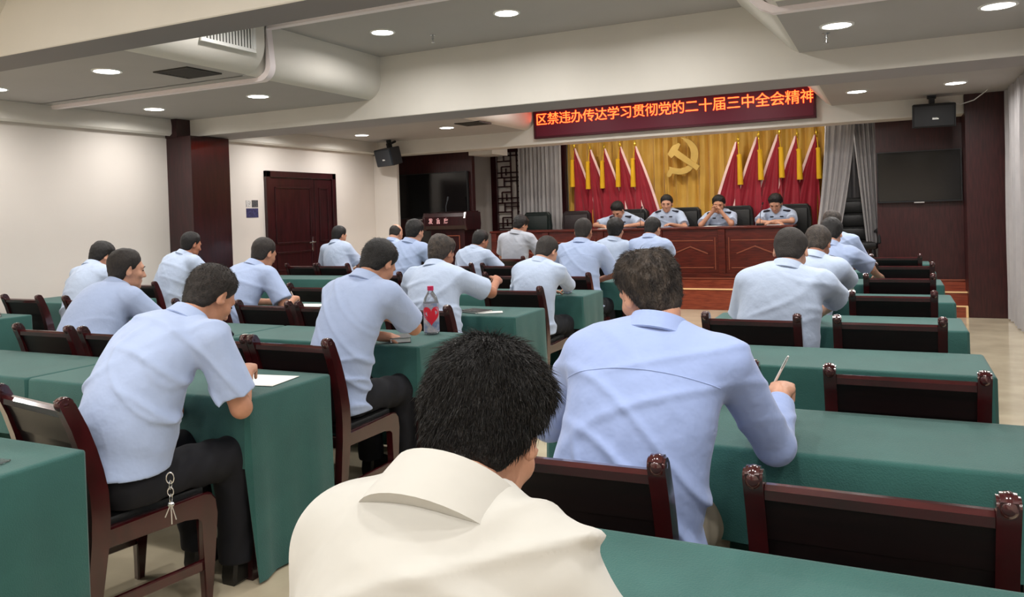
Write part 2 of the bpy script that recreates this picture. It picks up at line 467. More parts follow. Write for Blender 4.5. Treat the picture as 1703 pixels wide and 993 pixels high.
# spot lamps hidden above the stage, behind the front beam
for i, x in enumerate((-4.7, -3.6, -2.4, -1.2)):
    t = empty('stage_lamp', (x, 12.05, 2.9), 0, 'recessed stage ceiling lamp, %s of four above the desk' % ('leftmost', 'second from left', 'third from left', 'rightmost')[i], 'lamp', 'stage ceiling lamps')
    link(bpy.data.objects.new('lamp_rim', lamp_data['rim']), t); link(bpy.data.objects.new('diffuser', lamp_data['dif']), t)
    l = bpy.data.lights.get('stage_light') or bpy.data.lights.new('stage_light', 'AREA')
    l.shape = 'DISK'; l.size = .16; l.energy = 8; l.color = (1, .93, .82)
    lo = bpy.data.objects.new('lamp_light', l); lo.location = (0, 0, -.02); link(lo, t)

# sprinklers
def sprinkler(x, y, z, label):
    bm = bmesh.new()
    add_lathe(bm, [(.0, .002), (.03, .002), (.03, -.004), (.01, -.008), (.009, -.03), (.014, -.034), (.014, -.04), (.004, -.045), (.004, -.07), (.02, -.074), (.0, -.077)], 12)
    o = bm_obj('sprinkler', bm, M['steel'], None, True, (x, y, z)); tag(o, label, 'sprinkler')
sprinkler(-3.97, 6.62, ZHI, 'small metal sprinkler head on the raised ceiling between the lamps')
sprinkler(-.41, 6.5, ZLO, 'small metal sprinkler head on the right low ceiling strip')

# vents
def vent(x, y, label):
    t = empty('ceiling_vent', (x, y, ZLO), 0, label, 'vent')
    bm = bmesh.new()
    for q in ((-.2, .2, -.19, -.16), (-.2, .2, .16, .19), (-.2, -.17, -.16, .16), (.17, .2, -.16, .16)): add_box(bm, q[0], q[1], q[2], q[3], -.012, .004, .002)
    bm_obj('frame', bm, M['vent_dark'], t)
    box('backing', -.18, .18, -.17, .17, -.003, .003, M['vent_dark'], t)
    for k in range(9):
        bm = bmesh.new(); add_prism(bm, [(-.15 + k * .036, -.003), (-.138 + k * .036, -.003), (-.126 + k * .036, -.010), (-.136 + k * .036, -.010)], -.17, .17, 'x')
        bm_obj('slat', bm, M['vent_dark'], t)
vent(-5.4, 4.92, 'dark square ceiling vent in front of the curved duct, near the top left')
vent(-5.32, 9.9, 'dark square ceiling vent near the left end of the red sign')
t = empty('air_grille', (-4.9, 4.9, 3.06), 0, 'white slotted air grille on the side of the curved ceiling step', 'vent')
bm = bmesh.new()
for q in ((-.3, .3, -.13, -.10), (-.3, .3, .10, .13), (-.3, -.27, -.1, .1), (.27, .3, -.1, .1)): add_box(bm, -.004, .016, q[0], q[1], q[2], q[3], .002)
bm_obj('frame', bm, M['white'], t)
box('backing', -.002, .003, -.28, .28, -.11, .11, M['grille_slot'], t)
for k in range(16):
    box('slat', .0, .012, -.262 + k * .034, -.248 + k * .034, -.105, .105, M['white'], t)

# ------------------------------------------------------------------ LED sign
sg = empty('led_sign', (-2.92, 11.33, 2.63), 0, 'long dark red LED sign with glowing orange red Chinese slogan above the stage', 'sign')
bm = bmesh.new()
for q in ((-2.06, 2.06, 0, .035), (-2.06, 2.06, .455, .49), (-2.06, -2.03, .03, .46), (2.03, 2.06, .03, .46)): add_box(bm, q[0], q[1], -.075, .02, q[2], q[3], .004)
bm_obj('frame', bm, M['led_frame'], sg)
box('board', -2.035, 2.035, -.055, .02, .03, .46, M['led_board'], sg)
msg = '区禁违办传达学习贯彻党的二十届三中全会精神'
def glyph(ch, size, m, parent, loc, depth=.003, off=0.0, name='character'):
    c = bpy.data.curves.new('glyph', 'FONT'); c.body = ch; c.size = size; c.extrude = depth; c.offset = off; c.align_x = 'CENTER'; c.align_y = 'CENTER'
    tmp = bpy.data.objects.new('glyph', c); COL.objects.link(tmp)
    dg = bpy.context.evaluated_depsgraph_get(); dg.update()
    me = bpy.data.meshes.new_from_object(tmp.evaluated_get(dg))
    bpy.data.objects.remove(tmp); bpy.data.curves.remove(c)
    me.materials.clear(); me.materials.append(m); me.name = name
    o = bpy.data.objects.new(name, me); o.location = loc; o.rotation_euler = (R(90), 0, 0)
    return link(o, parent)
for i, ch in enumerate(msg):
    glyph(ch, .20, M['led_glyph'], sg, (-1.93 + i * .1945, -.058, .285), .003, 0)

# ------------------------------------------------------------------ emblem
em = empty('emblem', (-3.055, 12.99, 2.34), 0, 'gold hammer and sickle emblem hanging on the gold curtain', 'emblem')
def EP(L): return [((x - 580) / 993 * .99 * .94, -(y - 480) / 993 * .99) for x, y in L]
bm = bmesh.new()
add_prism(bm, EP([(305, 440), (352, 366), (402, 298), (480, 284), (510, 255), (546, 290), (488, 385), (870, 662), (820, 740), (430, 462), (376, 516)]), -.055, -.005, 'y', .004)
bm_obj('hammer', bm, M['gold'], em)
bm = bmesh.new()
out = [(525, 170), (600, 178), (680, 205), (750, 250), (805, 312), (838, 380), (850, 450), (840, 530), (815, 605), (765, 680), (700, 738), (640, 770), (560, 788), (480, 787), (410, 770), (372, 758), (358, 805), (325, 826), (285, 815), (272, 775), (300, 720), (330, 690), (322, 640), (380, 660), (440, 680), (520, 690), (590, 680), (650, 650), (690, 600), (715, 530), (722, 440), (705, 360), (670, 290), (610, 222)]
add_prism(bm, EP(out), -.035, .0, 'y', .004)
bm_obj('sickle', bm, M['gold'], em)

# ------------------------------------------------------------------ flags
def flag(x, ztop, side, y, label, k):
    """side +1: band slants down to the right; -1 mirrored"""
    t = empty('flag', (x, y, .43), 0, label, 'flag', None)
    H = ztop - .43
    bm = bmesh.new(); add_tube(bm, [(0, .03, 0), (-.03 * side, .03, H + .02)], .012, 8); add_lathe(bm, [(0, 0), (.13, 0), (.13, .02), (.03, .05), (.02, .08)], 16, (0, .03, 0))
    bm_obj('pole', bm, M['brass'], t, True)
    bm = bmesh.new(); add_lathe(bm, [(0, 0), (.014, .0), (.01, .02), (.024, .045), (.016, .08), (.0, .15)], 8, (-.03 * side, .03, H + .02))
    bm_obj('spear_head', bm, M['brass'], t, True)
    rnd = random.Random(k * 5 + 1)
    nz, nx = 22, 26
    xl0, xl1 = -.02, -.10              # straight side (top, bottom)
    sl = .44                            # slant width per metre
    bm = bmesh.new(); rows = []
    p0 = rnd.uniform(0, 6)
    for s in (0, 1):
        for j in range(nz + 1):
            w = j / nz; z = H * (1 - w) + .04
            a = xl0 + (xl1 - xl0) * w; b = a + .03 + sl * H * w * (1 - .25 * w)
            row = []
            for i in range(nx + 1):
                bw = min(.042, (b - a) * .7); u = min(i / (nx - 2), 1); xx = a + (b - a - bw) * u + (bw * (i - nx + 2) / 2 if i > nx - 2 else 0)
                d = .045 * w * math.sin(u * 15 + p0 + .6 * math.sin(w * 3)) + .02 * w * math.sin(u * 31 + p0 * 2)
                row.append(bm.verts.new((side * xx, d - s * .006, z)))
            rows.append(row)
    N = nz + 1
    for base in (0, N):
        for j in range(nz):
            for i in range(nx):
                f = bm.faces.new((rows[base + j][i], rows[base + j][i + 1], rows[base + j + 1][i + 1], rows[base + j + 1][i]))
                f.material_index = 1 if i >= nx - 2 else 0
    for j in range(nz):
        for i in (0, nx): bm.faces.new((rows[j][i], rows[j + 1][i], rows[N + j + 1][i], rows[N + j][i]))
    for i in range(nx): bm.faces.new((rows[nz][i], rows[nz][i + 1], rows[N + nz][i + 1], rows[N + nz][i]))
    bm_obj('flag_cloth', bm, [M['flag'], M['flag_band']], t, True)
    bm = bmesh.new()
    zt = H - .16
    add_tube(bm, [(-side * .05, -.03, zt), (-side * .05, -.03, zt - .012), (-side * .055, -.03, zt - .04), (-side * .06, -.03, zt - .48)], [.02, .040, .034, .044], 10)
    add_tube(bm, [(-side * .03, .02, H), (-side * .05, -.03, zt)], .006, 6)
    bm_obj('tassel', bm, M['tassel'], t, True)
ordL = ('leftmost', 'second from the left', 'middle', 'fourth from the left', 'rightmost')
for i, (x, z) in enumerate(((-4.94, 2.55), (-4.64, 2.50), (-4.37, 2.50), (-4.08, 2.51), (-3.81, 2.50))):
    flag(x, z, 1, 12.93 - i * .028, 'draped red flag with white band, %s of five left of the emblem' % ordL[i], i)
for i, (x, z) in enumerate(((-2.18, 2.46), (-1.87, 2.52), (-1.56, 2.54), (-1.30, 2.50), (-1.02, 2.50))):
    flag(x, z, -1, 12.82 + i * .028, 'draped red flag with white band, %s of five right of the emblem' % ordL[i], i + 7)

# ------------------------------------------------------------------ wall screens
def tv(x0, x1, y, z0, z1, label, fade):
    t = empty('wall_screen', ((x0 + x1) / 2, y, z0), 0, label, 'television')
    w = (x1 - x0) / 2; h = z1 - z0
    box('screen_body', -w, w, -.03, .03, 0, h, M['black_plastic'], t, .005)
    box('display', -w + .015, w - .015, -.034, -.028, .02, h - .015, M['screen'], t)
    bm = bmesh.new()
    for q in ((-w, w, 0, .012), (-w, w, h - .012, h), (-w, -w + .01, 0, h), (w - .01, w, 0, h)): add_box(bm, q[0], q[1], -.04, -.03, q[2], q[3], .002)
    bm_obj('bezel', bm, M['screen_frame'], t)
    box('sensor_bar', -.06, .06, -.042, -.03, -.012, .002, M['steel'], t)
tv(-7.98, -6.56, 11.96, 1.44, 2.24, 'large dark flat screen on the wood wall left of the stage behind the lectern', 0)
tv(-.15, .85, 11.76, 1.46, 2.14, 'large dark flat screen on the wood wall right of the stage', 1)
# tall glass cabinet front under the left screen
t = empty('equipment_cabinet', (-7.35, 11.86, .43), 0, 'dark cabinet with steel edge below the left wall screen', 'cabinet')
box('body', -.34, .34, -.1, .09, 0, .98, M['black_plastic'], t, .006)
box('door', -.32, .32, -.12, -.1, .04, .94, M['screen'], t, .003)
box('steel_edge', -.35, .35, -.12, .09, .98, 1.0, M['steel'], t, .003)

# ------------------------------------------------------------------ loudspeakers on the stage beam
def speaker(x, y, z, rz, m, label, tilt):
    t = empty('loudspeaker', (x, y, z), R(rz), label, 'loudspeaker')
    t.rotation_euler = (R(tilt), 0, R(rz))
    bm = bmesh.new(); add_prism(bm, [(-.24, -.11), (.24, -.11), (.20, .11), (-.20, .11)], -.145, .145, 'z', .008)
    bm_obj('cabinet', bm, m, t)
    bm = bmesh.new(); add_box(bm, -.225, .225, -.125, -.11, -.13, .13, .006)
    bm_obj('grille', bm, M['black_plastic'] if m is not M['dark_plastic'] else m, t)
    bm = bmesh.new(); add_box(bm, -.02, .05, -.13, -.124, -.045, -.03, .001)
    for k in range(3): add_box(bm, -.018 + k * .02, -.006 + k * .02, -.131, -.124, -.028, -.022)
    bm_obj('maker_plate', bm, M['white'], t)
    bm = bmesh.new(); add_box(bm, -.03, .03, .02, .10, .13, .22, .005); add_box(bm, -.05, .05, .05, .09, .2, .27, .005); add_tube(bm, [(0, .07, .2), (0, .2, .22)], .02, 8)
    bm_obj('wall_bracket', bm, M['black_plastic'], t)
speaker(.50, 11.10, 2.53, 6, M['black_plastic'], 'black loudspeaker mounted on the right end of the stage beam', 8)
speaker(-7.56, 11.05, 2.50, -22, M['dark_plastic'], 'dark grey loudspeaker mounted at the left end of the stage beam', 14)
bm = bmesh.new(); add_tube(bm, [(.55, 11.25, 2.72), (.68, 11.15, 2.70), (.80, 11.12, 2.64), (.95, 11.10, 2.68), (1.06, 11.02, 2.76), (1.1, 10.97, 2.80)], .006, 6)
tag(bm_obj('speaker_cable', bm, M['white'], None, True), 'thin white cable looping from the right loudspeaker to the ceiling', 'cable')

# ------------------------------------------------------------------ lectern
lc = empty('lectern', (-6.76, 11.72, .43), 0, 'dark red wooden lectern with three pink printed characters left of the stage', 'lectern')
box('base', -.44, .44, -.22, .22, 0, .10, M['wood'], lc, .006)
box('body', -.38, .38, -.18, .2, .10, .86, M['wood'], lc, .006)
bm = bmesh.new(); add_prism(bm, [(-.25, .82), (-.29, .88), (-.29, 1.03), (-.26, 1.09), (.22, 1.12), (.24, .84)], -.46, .46, 'x', .008)
bm_obj('head', bm, M['wood'], lc)
for s in (-1, 1):
    bm = bmesh.new()
    pr = [(-.25, .80), (.24, .80), (.26, .9), (.24, 1.10), (-.26, 1.10), (-.30, 1.0), (-.30, .88)]
    add_prism(bm, pr, s * .46 - .03, s * .46 + .03, 'x', .01)
    bm_obj('side_scroll', bm, M['wood'], lc)
bm = bmesh.new()
for q in ((-.28, .28, .70, .715), (-.28, .28, .2, .215), (-.28, -.265, .2, .71), (.265, .28, .2, .71)): add_box(bm, q[0], q[1], -.195, -.18, q[2], q[3], .003)
bm_obj('panel_moulding', bm, M['desk_trim'], lc)
for i, ch in enumerate('发言席'):
    glyph(ch, .10, M['pink_print'], lc, (-.30 + i * .175, -.292, .955), .002, .002)

lc.scale = (.86, 1, 1)
# ------------------------------------------------------------------ stage desk
dk = empty('presidium_desk', (-3.66, 12.03, .43), 0, 'long dark red wooden desk with chevron panels on the stage', 'desk')
box('desk_top', -2.42, 2.42, -.26, .27, .725, .76, M['desk_wood'], dk, .008)
box('plinth', -2.38, 2.38, -.25, .22, 0, .07, M['desk_wood'], dk, .006)
for i in range(6):
    x = -2.35 + i * .94
    box('pilaster', x - .05, x + .05, -.245, .2, .07, .725, M['desk_wood'], dk, .004)
for i in range(5):
    x = -2.35 + .47 + i * .94
    fp = box('front_panel', x - .42, x + .42, -.215, -.19, .07, .725, M['desk_wood'], dk, .003)
    bm = bmesh.new()
    for z in (.555, .15):
        add_box(bm, x - .34, x + .34, -.226, -.212, z - .008, z + .008, .003)
    for sx in (-.37, .37): add_box(bm, x + sx - .006, x + sx + .006, -.224, -.212, .12, .6, .002)
    bm_obj('panel_moulding', bm, M['desk_trim'], fp)
    bm = bmesh.new()
    add_prism(bm, [(x - .26, .37), (x, .475), (x + .26, .37), (x + .26, .352), (x, .457), (x - .26, .352)], -.228, -.212, 'y')
    bm_obj('chevron_moulding', bm, M['desk_trim'], fp)
box('back_shelf', -2.35, 2.35, .15, .2, .07, .7, M['desk_wood'], dk)

# ------------------------------------------------------------------ stage chairs
def stage_chair(x, y, rz, label, m, scale=1.0, big=False):
    t = empty('leather_chair', (x, y, .43), R(rz), label, 'chair')
    t.scale = (scale,) * 3
    bm = bmesh.new()
    add_box(bm, -.26, .26, -.24, .26, .40, .50, .03, seg=2); bm_obj('seat', bm, m, t, True)
    bm = bmesh.new(); hh = 1.12 if big else 1.06
    n = 6; rows = []
    pts = [(-.25, .45), (-.262, .8), (-.25, hh - .05), (-.20, hh), (.20, hh), (.25, hh - .05), (.262, .8), (.25, .45)]
    add_prism(bm, pts, .22, .31, 'y', .015)
    o = bm_obj('backrest', bm, m, t, True)
    if big:
        for k in range(3):
            bm = bmesh.new(); add_box(bm, -.2, .2, .185, .23, .52 + k * .19, .69 + k * .19, .03, seg=2); bm_obj('back_pad', bm, m, o, True)
    else:
        bm = bmesh.new(); add_box(bm, -.215, .215, .19, .225, .55, hh - .06, .02, seg=2); bm_obj('back_pad', bm, m, o, True)
    for s in (-1, 1):
        bm = bmesh.new(); add_tube(bm, [(s * .28, .24, .62), (s * .30, .0, .66), (s * .30, -.18, .645), (s * .29, -.2, .5), (s * .26, -.1, .42)], .024, 8)
        bm_obj('armrest', bm, M['black_plastic'], t, True)
    for sx in (-1, 1):
        for sy in (-1, 1):
            bm = bmesh.new(); add_tube(bm, [(sx * .21, sy * .2, .41), (sx * .24, sy * .23, 0)], [.024, .016], 8); bm_obj('leg', bm, M['black_plastic'], t, True)
for x, rz, lb, m in ((-5.62, 0, 'empty dark green black leather chair at the far left end of the stage desk', M['leather_green']),
                  (-4.87, 2, 'empty dark brown leather chair on stage, second from the left', mat('brown_leather', rgb(40, 28, 30), .4, bump=.2, bscale=60)),
                  (-3.90, -12, 'black leather chair behind the stage officer bent low at the left', M['leather']),
                  (-3.02, -6, 'black leather chair behind the stage officer under the emblem', M['leather']),
                  (-2.20, -4, 'black leather chair behind the stage officer with a hand at his face', M['leather']),
                  (-1.36, -6, 'black leather chair behind the rightmost stage officer', M['leather'])):
    stage_chair(x, 12.49, rz, lb, m)
stage_chair(-.46, 11.96, 8, 'large empty black leather armchair standing right of the stage desk', M['cushion'], 1.0, True)

# ------------------------------------------------------------------ wall fittings left
t = empty('wall_poster', (XL, 8.43, 1.66), 0, 'small dark printed notice cards stuck on the white wall left of the door', 'notice')
for nm, y0, y1, z0, z1, m in (('card', -.12, -.03, .03, .12, mat('card_grey', rgb(150, 150, 150), .5, nscale=60, col2=rgb(225, 222, 220))), ('card', -.01, .11, .025, .125, mat('card_dark', rgb(50, 50, 52), .5, nscale=50, col2=rgb(95, 95, 98))), ('card', -.12, .11, -.12, .01, mat('card_navy', rgb(40, 40, 74), .5, nscale=40, col2=rgb(64, 64, 110)))):
    box(nm, .0, .004, y0, y1, z0, z1, m, t)
t = empty('wall_controller', (XL, 7.88, 1.44), 0, 'white wall controller with two dark buttons beside the dark column', 'switch')
box('housing', 0, .03, -.10, .09, -.045, .045, M['white'], t, .005)
for z in (-.018, .02): box('button', .028, .035, .03, .06, z - .012, z + .012, M['dark_plastic'], t, .002)
# ------------------------------------------------------------------ wooden chairs
def side_curve(z):
    """y of the back post centre at height z"""
    pts = [(0, -.27), (.15, -.25), (.42, -.215), (.55, -.21), (.70, -.235), (.82, -.272), (.925, -.315)]
    for (a, ya), (b, yb) in zip(pts, pts[1:]):
        if z <= b: 
            t = (z - a) / (b - a); return ya + (yb - ya) * t
    return pts[-1][1]
def make_chair():
    t = empty('wooden_chair', (0, 0, 0), 0, 'dark red lacquered wooden chair', 'chair', 'dark red lacquered wooden chairs')
    for s in (-1, 1):
        bm = bmesh.new()
        zs = [0, .08, .2, .32, .42, .5, .58, .66, .74, .82, .88, .91]
        L, Rr = [], []
        for z in zs:
            w = .020 + .012 * min(1, z / .42) - .006 * max(0, (z - .6) / .3)
            L.append((side_curve(z) - w, z)); Rr.append((side_curve(z) + w, z))
        cx, cz = side_curve(.91) - .004, .912
        cap = [(cx + .029 * math.cos(a), cz + .024 * math.sin(a)) for a in [math.pi * k / 6 for k in range(1, 6)]]
        add_prism(bm, Rr + cap + L[::-1], s * .235 - .021, s * .235 + .021, 'x', .006, seg=2)
        bmesh.ops.create_uvsphere(bm, u_segments=14, v_segments=10, radius=1, matrix=Matrix.Translation((s * .235, side_curve(.91) - .004, .911)) @ Matrix.Diagonal((.0225, .030, .027, 1)))
        bm_obj('back_post', bm, M['chair_wood'], t, True)
        # side rail
        bm = bmesh.new()
        rl = [(-.215, .375), (.10, .375), (.155, .37), (.175, .35), (.175, .0), (.205, .0), (.222, .2), (.238, .36), (.236, .42), (.215, .447), (.18, .45), (-.215, .445)]
        add_prism(bm, rl, s * .235 - .019, s * .235 + .019, 'x', .006)
        bm_obj('front_leg', bm, M['chair_wood'], t, True)
        bm = bmesh.new(); add_box(bm, s * .235 - .011, s * .235 + .011, -.25, .2, .15, .19, .004)
        bm_obj('stretcher', bm, M['chair_wood'], t)
    box('front_rail', -.22, .22, .195, .22, .37, .43, M['chair_wood'], t, .004)
    box('rear_rail', -.22, .22, -.23, -.205, .37, .43, M['chair_wood'], t, .004)
    bm = bmesh.new(); add_box(bm, -.222, .222, -.2, .205, .43, .475, .015, seg=2)
    bm_obj('seat', bm, M['cushion'], t, True)
    # back panel with a groove and a rounded top rail
    bm = bmesh.new()
    def slab(z0, z1, th, n=5):
        zz = [z0 + (z1 - z0) * k / n for k in range(n + 1)]
        add_prism(bm, [(side_curve(z) + th, z) for z in zz] + [(side_curve(z) - th, z) for z in zz[::-1]], -.216, .216, 'x', .003)
    slab(.50, .762, .010); slab(.757, .865, .014)
    bm_obj('back_panel', bm, M['chair_panel'], t, True)
    bm = bmesh.new()
    c = side_curve(.875)
    add_prism(bm, [(c + .016, .862), (c + .018, .88), (c + .008, .893), (c - .012, .895), (c - .022, .885), (c - .018, .862)], -.216, .216, 'x', .003)
    bm_obj('top_rail', bm, M['chair_wood'], t, True)
    return t
chair0 = make_chair(); remember(chair0)
chair_used = [False]
def put_chair(x, yb, label, rz=0):
    c = chair0 if not chair_used[0] else copy_tree(chair0)
    chair_used[0] = True
    c.location = (x, yb + .305, 0); c.scale = (1, 1, .98); c.rotation_euler = (0, 0, R(rz)); c['label'] = label
ROW = {0: .40, 1: 1.76, 2: 2.98, 3: 4.30, 4: 5.55, 5: 6.85, 6: 8.15, 7: 9.43}
OR = {1: 'first', 2: 'second', 3: 'third', 4: 'fourth', 5: 'fifth', 6: 'sixth', 7: 'seventh'}
# right block: empty chairs along the aisle side
for r, x in ((1, -.045), (2, .03), (3, -.02), (4, .0), (5, .05), (6, .10), (7, .04)):
    put_chair(x, ROW[r], 'empty dark red chair at the right aisle, %s row from the viewer' % OR[r])
put_chair(-.74, ROW[1], 'dark red chair under the man holding a pen in the right block', 2)
put_chair(-.70, ROW[2], 'empty dark red chair half hidden beyond the man holding a pen')
for r, x, who in ((3, -.68, 'the broad balding man in the right block'), (4, -.69, 'the second man in the right column'), (5, -.69, 'the third man in the right column'), (6, -.68, 'the grey haired man farthest in the right column')):
    put_chair(x, ROW[r], 'dark red wooden chair under %s' % who)
# middle block
put_chair(-2.675, ROW[1] - .02, 'dark red wooden chair of the man writing in the left foreground', -9)
put_chair(-2.655, ROW[2], 'dark red chair with curved side post under the man beside the drink bottle')
put_chair(-3.17, ROW[2], 'empty dark red wooden chair left of the chair with the curved side post')
put_chair(-3.93, ROW[2], 'empty dark red chair between the left foreground man and the thickset man')
put_chair(-4.52, ROW[2], 'dark red wooden chair of the thickset man in profile at the left')
put_chair(-2.77, ROW[3], 'dark red wooden chair with a post rising behind the red drink bottle')
put_chair(-3.50, ROW[3], 'empty dark red wooden chair right of the man with clasped writing hand, third row')
put_chair(-4.06, ROW[3], 'empty dark red wooden chair in front of the man with clasped writing hand')
put_chair(-4.70, ROW[3], 'dark red wooden chair of the man with clasped writing hand in the middle block')
put_chair(-2.68, ROW[4], 'dark red wooden chair at the aisle beside the bare elbow, fourth row')
put_chair(-4.68, ROW[4], 'empty dark red wooden chair beyond the clasped writing hand, fourth row')
put_chair(-2.76, ROW[5], 'dark red chair of the broad shouldered man before the stage desk')
put_chair(-3.36, ROW[5], 'empty dark red chair, nearest of three in line before the grey shirt')
put_chair(-4.84, ROW[5], 'dark red wooden chair of the black haired man below the left wall screen')
put_chair(-4.08, ROW[6], 'empty dark red chair, middle of three in line before the grey shirt')
put_chair(-4.70, ROW[6], 'dark red wooden chair of the low bent man below the lectern')
put_chair(-3.02, ROW[6], 'dark red wooden chair of the slim black haired man before the stage desk')
put_chair(-2.42, ROW[6], 'dark red wooden chair of the man leaning on the tall green table')
put_chair(-5.80, ROW[6], 'dark red wooden chair of the bald man hidden below the left wall screen')
put_chair(-4.62, ROW[7], 'dark red wooden chair of the man in the pale grey shirt')
# left block
put_chair(-6.80, ROW[3], 'empty dark red wooden chair farthest left beside the white wall')
put_chair(-5.98, ROW[3], 'dark red wooden chair of the dark haired man farthest left')
put_chair(-6.89, ROW[4], 'dark red wooden chair of the man before the dark column')
put_chair(-7.02, ROW[6], 'empty dark red wooden chair before the double door')
put_chair(-6.50, ROW[6], 'dark red wooden chair of the man before the double door')
put_chair(-.52, ROW[0], 'dark red wooden chair under the man in the off white polo', 0)

# ------------------------------------------------------------------ tables with cloths
def table(x0, x1, y0, y1, lbl, h=.76, near=.28, seed=0):
    cx, cy = (x0 + x1) / 2, (y0 + y1) / 2
    w, d = (x1 - x0) / 2, (y1 - y0) / 2
    t = empty('conference_table', (cx, cy, 0), 0, 'wooden table under green cloth, ' + lbl, 'table')
    box('tabletop', -w + .02, w - .02, -d + .02, d - .02, h - .035, h - .006, M['wood'], t)
    for sx in (-1, 1):
        for sy in (-1, 1):
            box('leg', sx * (w - .06) - .022, sx * (w - .06) + .022, sy * (d - .06) - .022, sy * (d - .06) + .022, 0, h - .035, M['wood'], t)
    # cloth: full drop on three sides, shorter drop on the side where people sit
    rnd = random.Random(seed); p1, p2 = rnd.uniform(0, 6), rnd.uniform(0, 6)
    bm = bmesh.new()
    r = .012
    per = []            # perimeter samples (x, y, nx, ny, side)
    nx, ny = 26, 12
    wi, di = w - r * 1.05, d - r * 1.05
    for i in range(nx + 1): per.append((-wi + 2 * wi * i / nx, -d, 0, -1, 0))
    for i in range(ny + 1): per.append((w, -di + 2 * di * i / ny, 1, 0, 1))
    for i in range(nx + 1): per.append((wi - 2 * wi * i / nx, d, 0, 1, 2))
    for i in range(ny + 1): per.append((-w, di - 2 * di * i / ny, -1, 0, 3))
    N = len(per)
    def ring(k, extra=0):
        out = []
        for j, (x, y, a, b, sd) in enumerate(per):
            drop = (h - near) if sd == 0 else h
            if sd == 0: drop = near + 0.0
            else: drop = h - .012
            s = x + y * 1.7 + j * .0
            if k == 0: z, o = h, -r
            elif k == 1: z, o = h - r * .35, -r * .3
            elif k == 2: z, o = h - r, 0
            else:
                q = (k - 2) / 4
                z = h - r - (drop - r) * q
                # gentle hanging folds growing downwards, rounder at the corners
                o = q * (.012 + .012 * math.sin(s * 9 + p1) + .008 * math.sin(s * 21 + p2)) 
                if sd == 0: o *= .5
            out.append(bm.verts.new((x + a * (o + extra), y + b * (o + extra), z + (extra if k == 0 else 0))))
        return out
    outer = [ring(k) for k in range(7)]
    inner = [ring(k, -.003) for k in (6, 4, 2)]
    rings = outer + inner
    for A, B in zip(rings, rings[1:]):
        for j in range(N):
            j2 = (j + 1) % N
            try: bm.faces.new((A[j], A[j2], B[j2], B[j]))
            except ValueError: pass
    flat = [bm.verts.new((v.co.x * (1 - .012 / w), v.co.y * (1 - .012 / d), h)) for v in outer[0]]
    for j in range(N):
        j2 = (j + 1) % N
        bm.faces.new((outer[0][j], outer[0][j2], flat[j2], flat[j]))
    bm.faces.new(flat)
    o = bm_obj('tablecloth', bm, M['cloth'], None, True, (cx, cy, 0))
    tag(o, 'green cloth draped over ' + lbl, 'tablecloth')
    return t
T = {1: (1.14, 1.69), 2: (2.39, 2.93), 3: (3.68, 4.21), 4: (4.92, 5.46), 5: (6.26, 6.79), 6: (7.55, 8.10), 7: (8.85, 9.38), 8: (9.98, 10.50)}
ordn = {1: 'nearest', 2: 'second', 3: 'third', 4: 'fourth', 5: 'fifth', 6: 'sixth', 7: 'seventh', 8: 'eighth'}
for k in range(1, 9):
    table(-1.05, .375 if k < 5 else .40, T[k][0], T[k][1], 'the %s table of the right block from the viewer' % ordn[k], seed=k)
for k in range(1, 7):
    table(-3.765, -2.365, T[k][0], T[k][1], 'the %s right table of the middle block from the viewer' % ordn[k], seed=20 + k)
    if k > 1: table(-5.18, -3.775, T[k][0], T[k][1], 'the %s left table of the middle block from the viewer' % ordn[k], seed=40 + k)
table(-3.7, -2.34, 8.95, 9.42, 'the tall table at the front end of the middle block', h=.86, seed=61)
for k in (3, 4, 5): table(-7.92, -6.52, T[k][0], T[k][1], 'the %s table of the left block by the wall' % ordn[k], seed=70 + k)
table(-7.35, -5.95, T[6][0], T[6][1], 'the table of the left block before the double door', seed=77)

# ------------------------------------------------------------------ things on the tables
def sheet(name, label, cat, x, y, z, w, l, rz, m=None, th=.0015, curl=.0):
    bm = bmesh.new(); n = 8
    A, B = [], []
    for i in range(n + 1):
        for j in (0, 1):
            u = i / n
            zz = curl * (u - .5) ** 2 * 4
            A.append(bm.verts.new((-w / 2 + w * u, -l / 2 + l * j, zz))); B.append(bm.verts.new((-w / 2 + w * u, -l / 2 + l * j, zz + th)))
    for i in range(n):
        bm.faces.new((A[2 * i], A[2 * i + 1], A[2 * i + 3], A[2 * i + 2])); bm.faces.new((B[2 * i], B[2 * i + 1], B[2 * i + 3], B[2 * i + 2]))
        bm.faces.new((A[2 * i], A[2 * i + 2], B[2 * i + 2], B[2 * i])); bm.faces.new((A[2 * i + 1], A[2 * i + 3], B[2 * i + 3], B[2 * i + 1]))
    bm.faces.new((A[0], A[1], B[1], B[0])); bm.faces.new((A[-2], A[-1], B[-1], B[-2]))
    o = bm_obj(name, bm, m or M['paper'], None, False, (x, y, z)); o.rotation_euler = (0, 0, R(rz))
    return tag(o, label, cat)
def notebook(label, x, y, z, rz, w=.15, l=.21, cover=None, th=.014):
    t = empty('notebook', (x, y, z), R(rz), label, 'notebook')
    box('cover', -w / 2, w / 2, -l / 2, l / 2, 0, .003, cover or M['leather'], t, .001)
    box('pages', -w / 2 + .004, w / 2 - .004, -l / 2 + .004, l / 2 - .004, .003, th - .003, M['paper'], t)
    box('cover', -w / 2, w / 2, -l / 2, l / 2, th - .003, th, cover or M['leather'], t, .001)
    return t
def phone(label, x, y, z, rz):
    t = empty('mobile_phone', (x, y, z), R(rz), label, 'phone')
    box('case', -.037, .037, -.078, .078, 0, .008, M['black_plastic'], t, .003, 2, True)
    box('display', -.034, .034, -.074, .074, .0078, .0088, M['screen'], t)
sheet('paper_sheet', 'white sheet of paper under the hand of the man in the left foreground', 'paper', -2.60, 2.70, .763, .30, .21, 8)
sheet('paper_sheet', 'white sheet of paper under the left arm of the man with the raised pen', 'paper', -.66, 2.52, .763, .21, .29, 12)
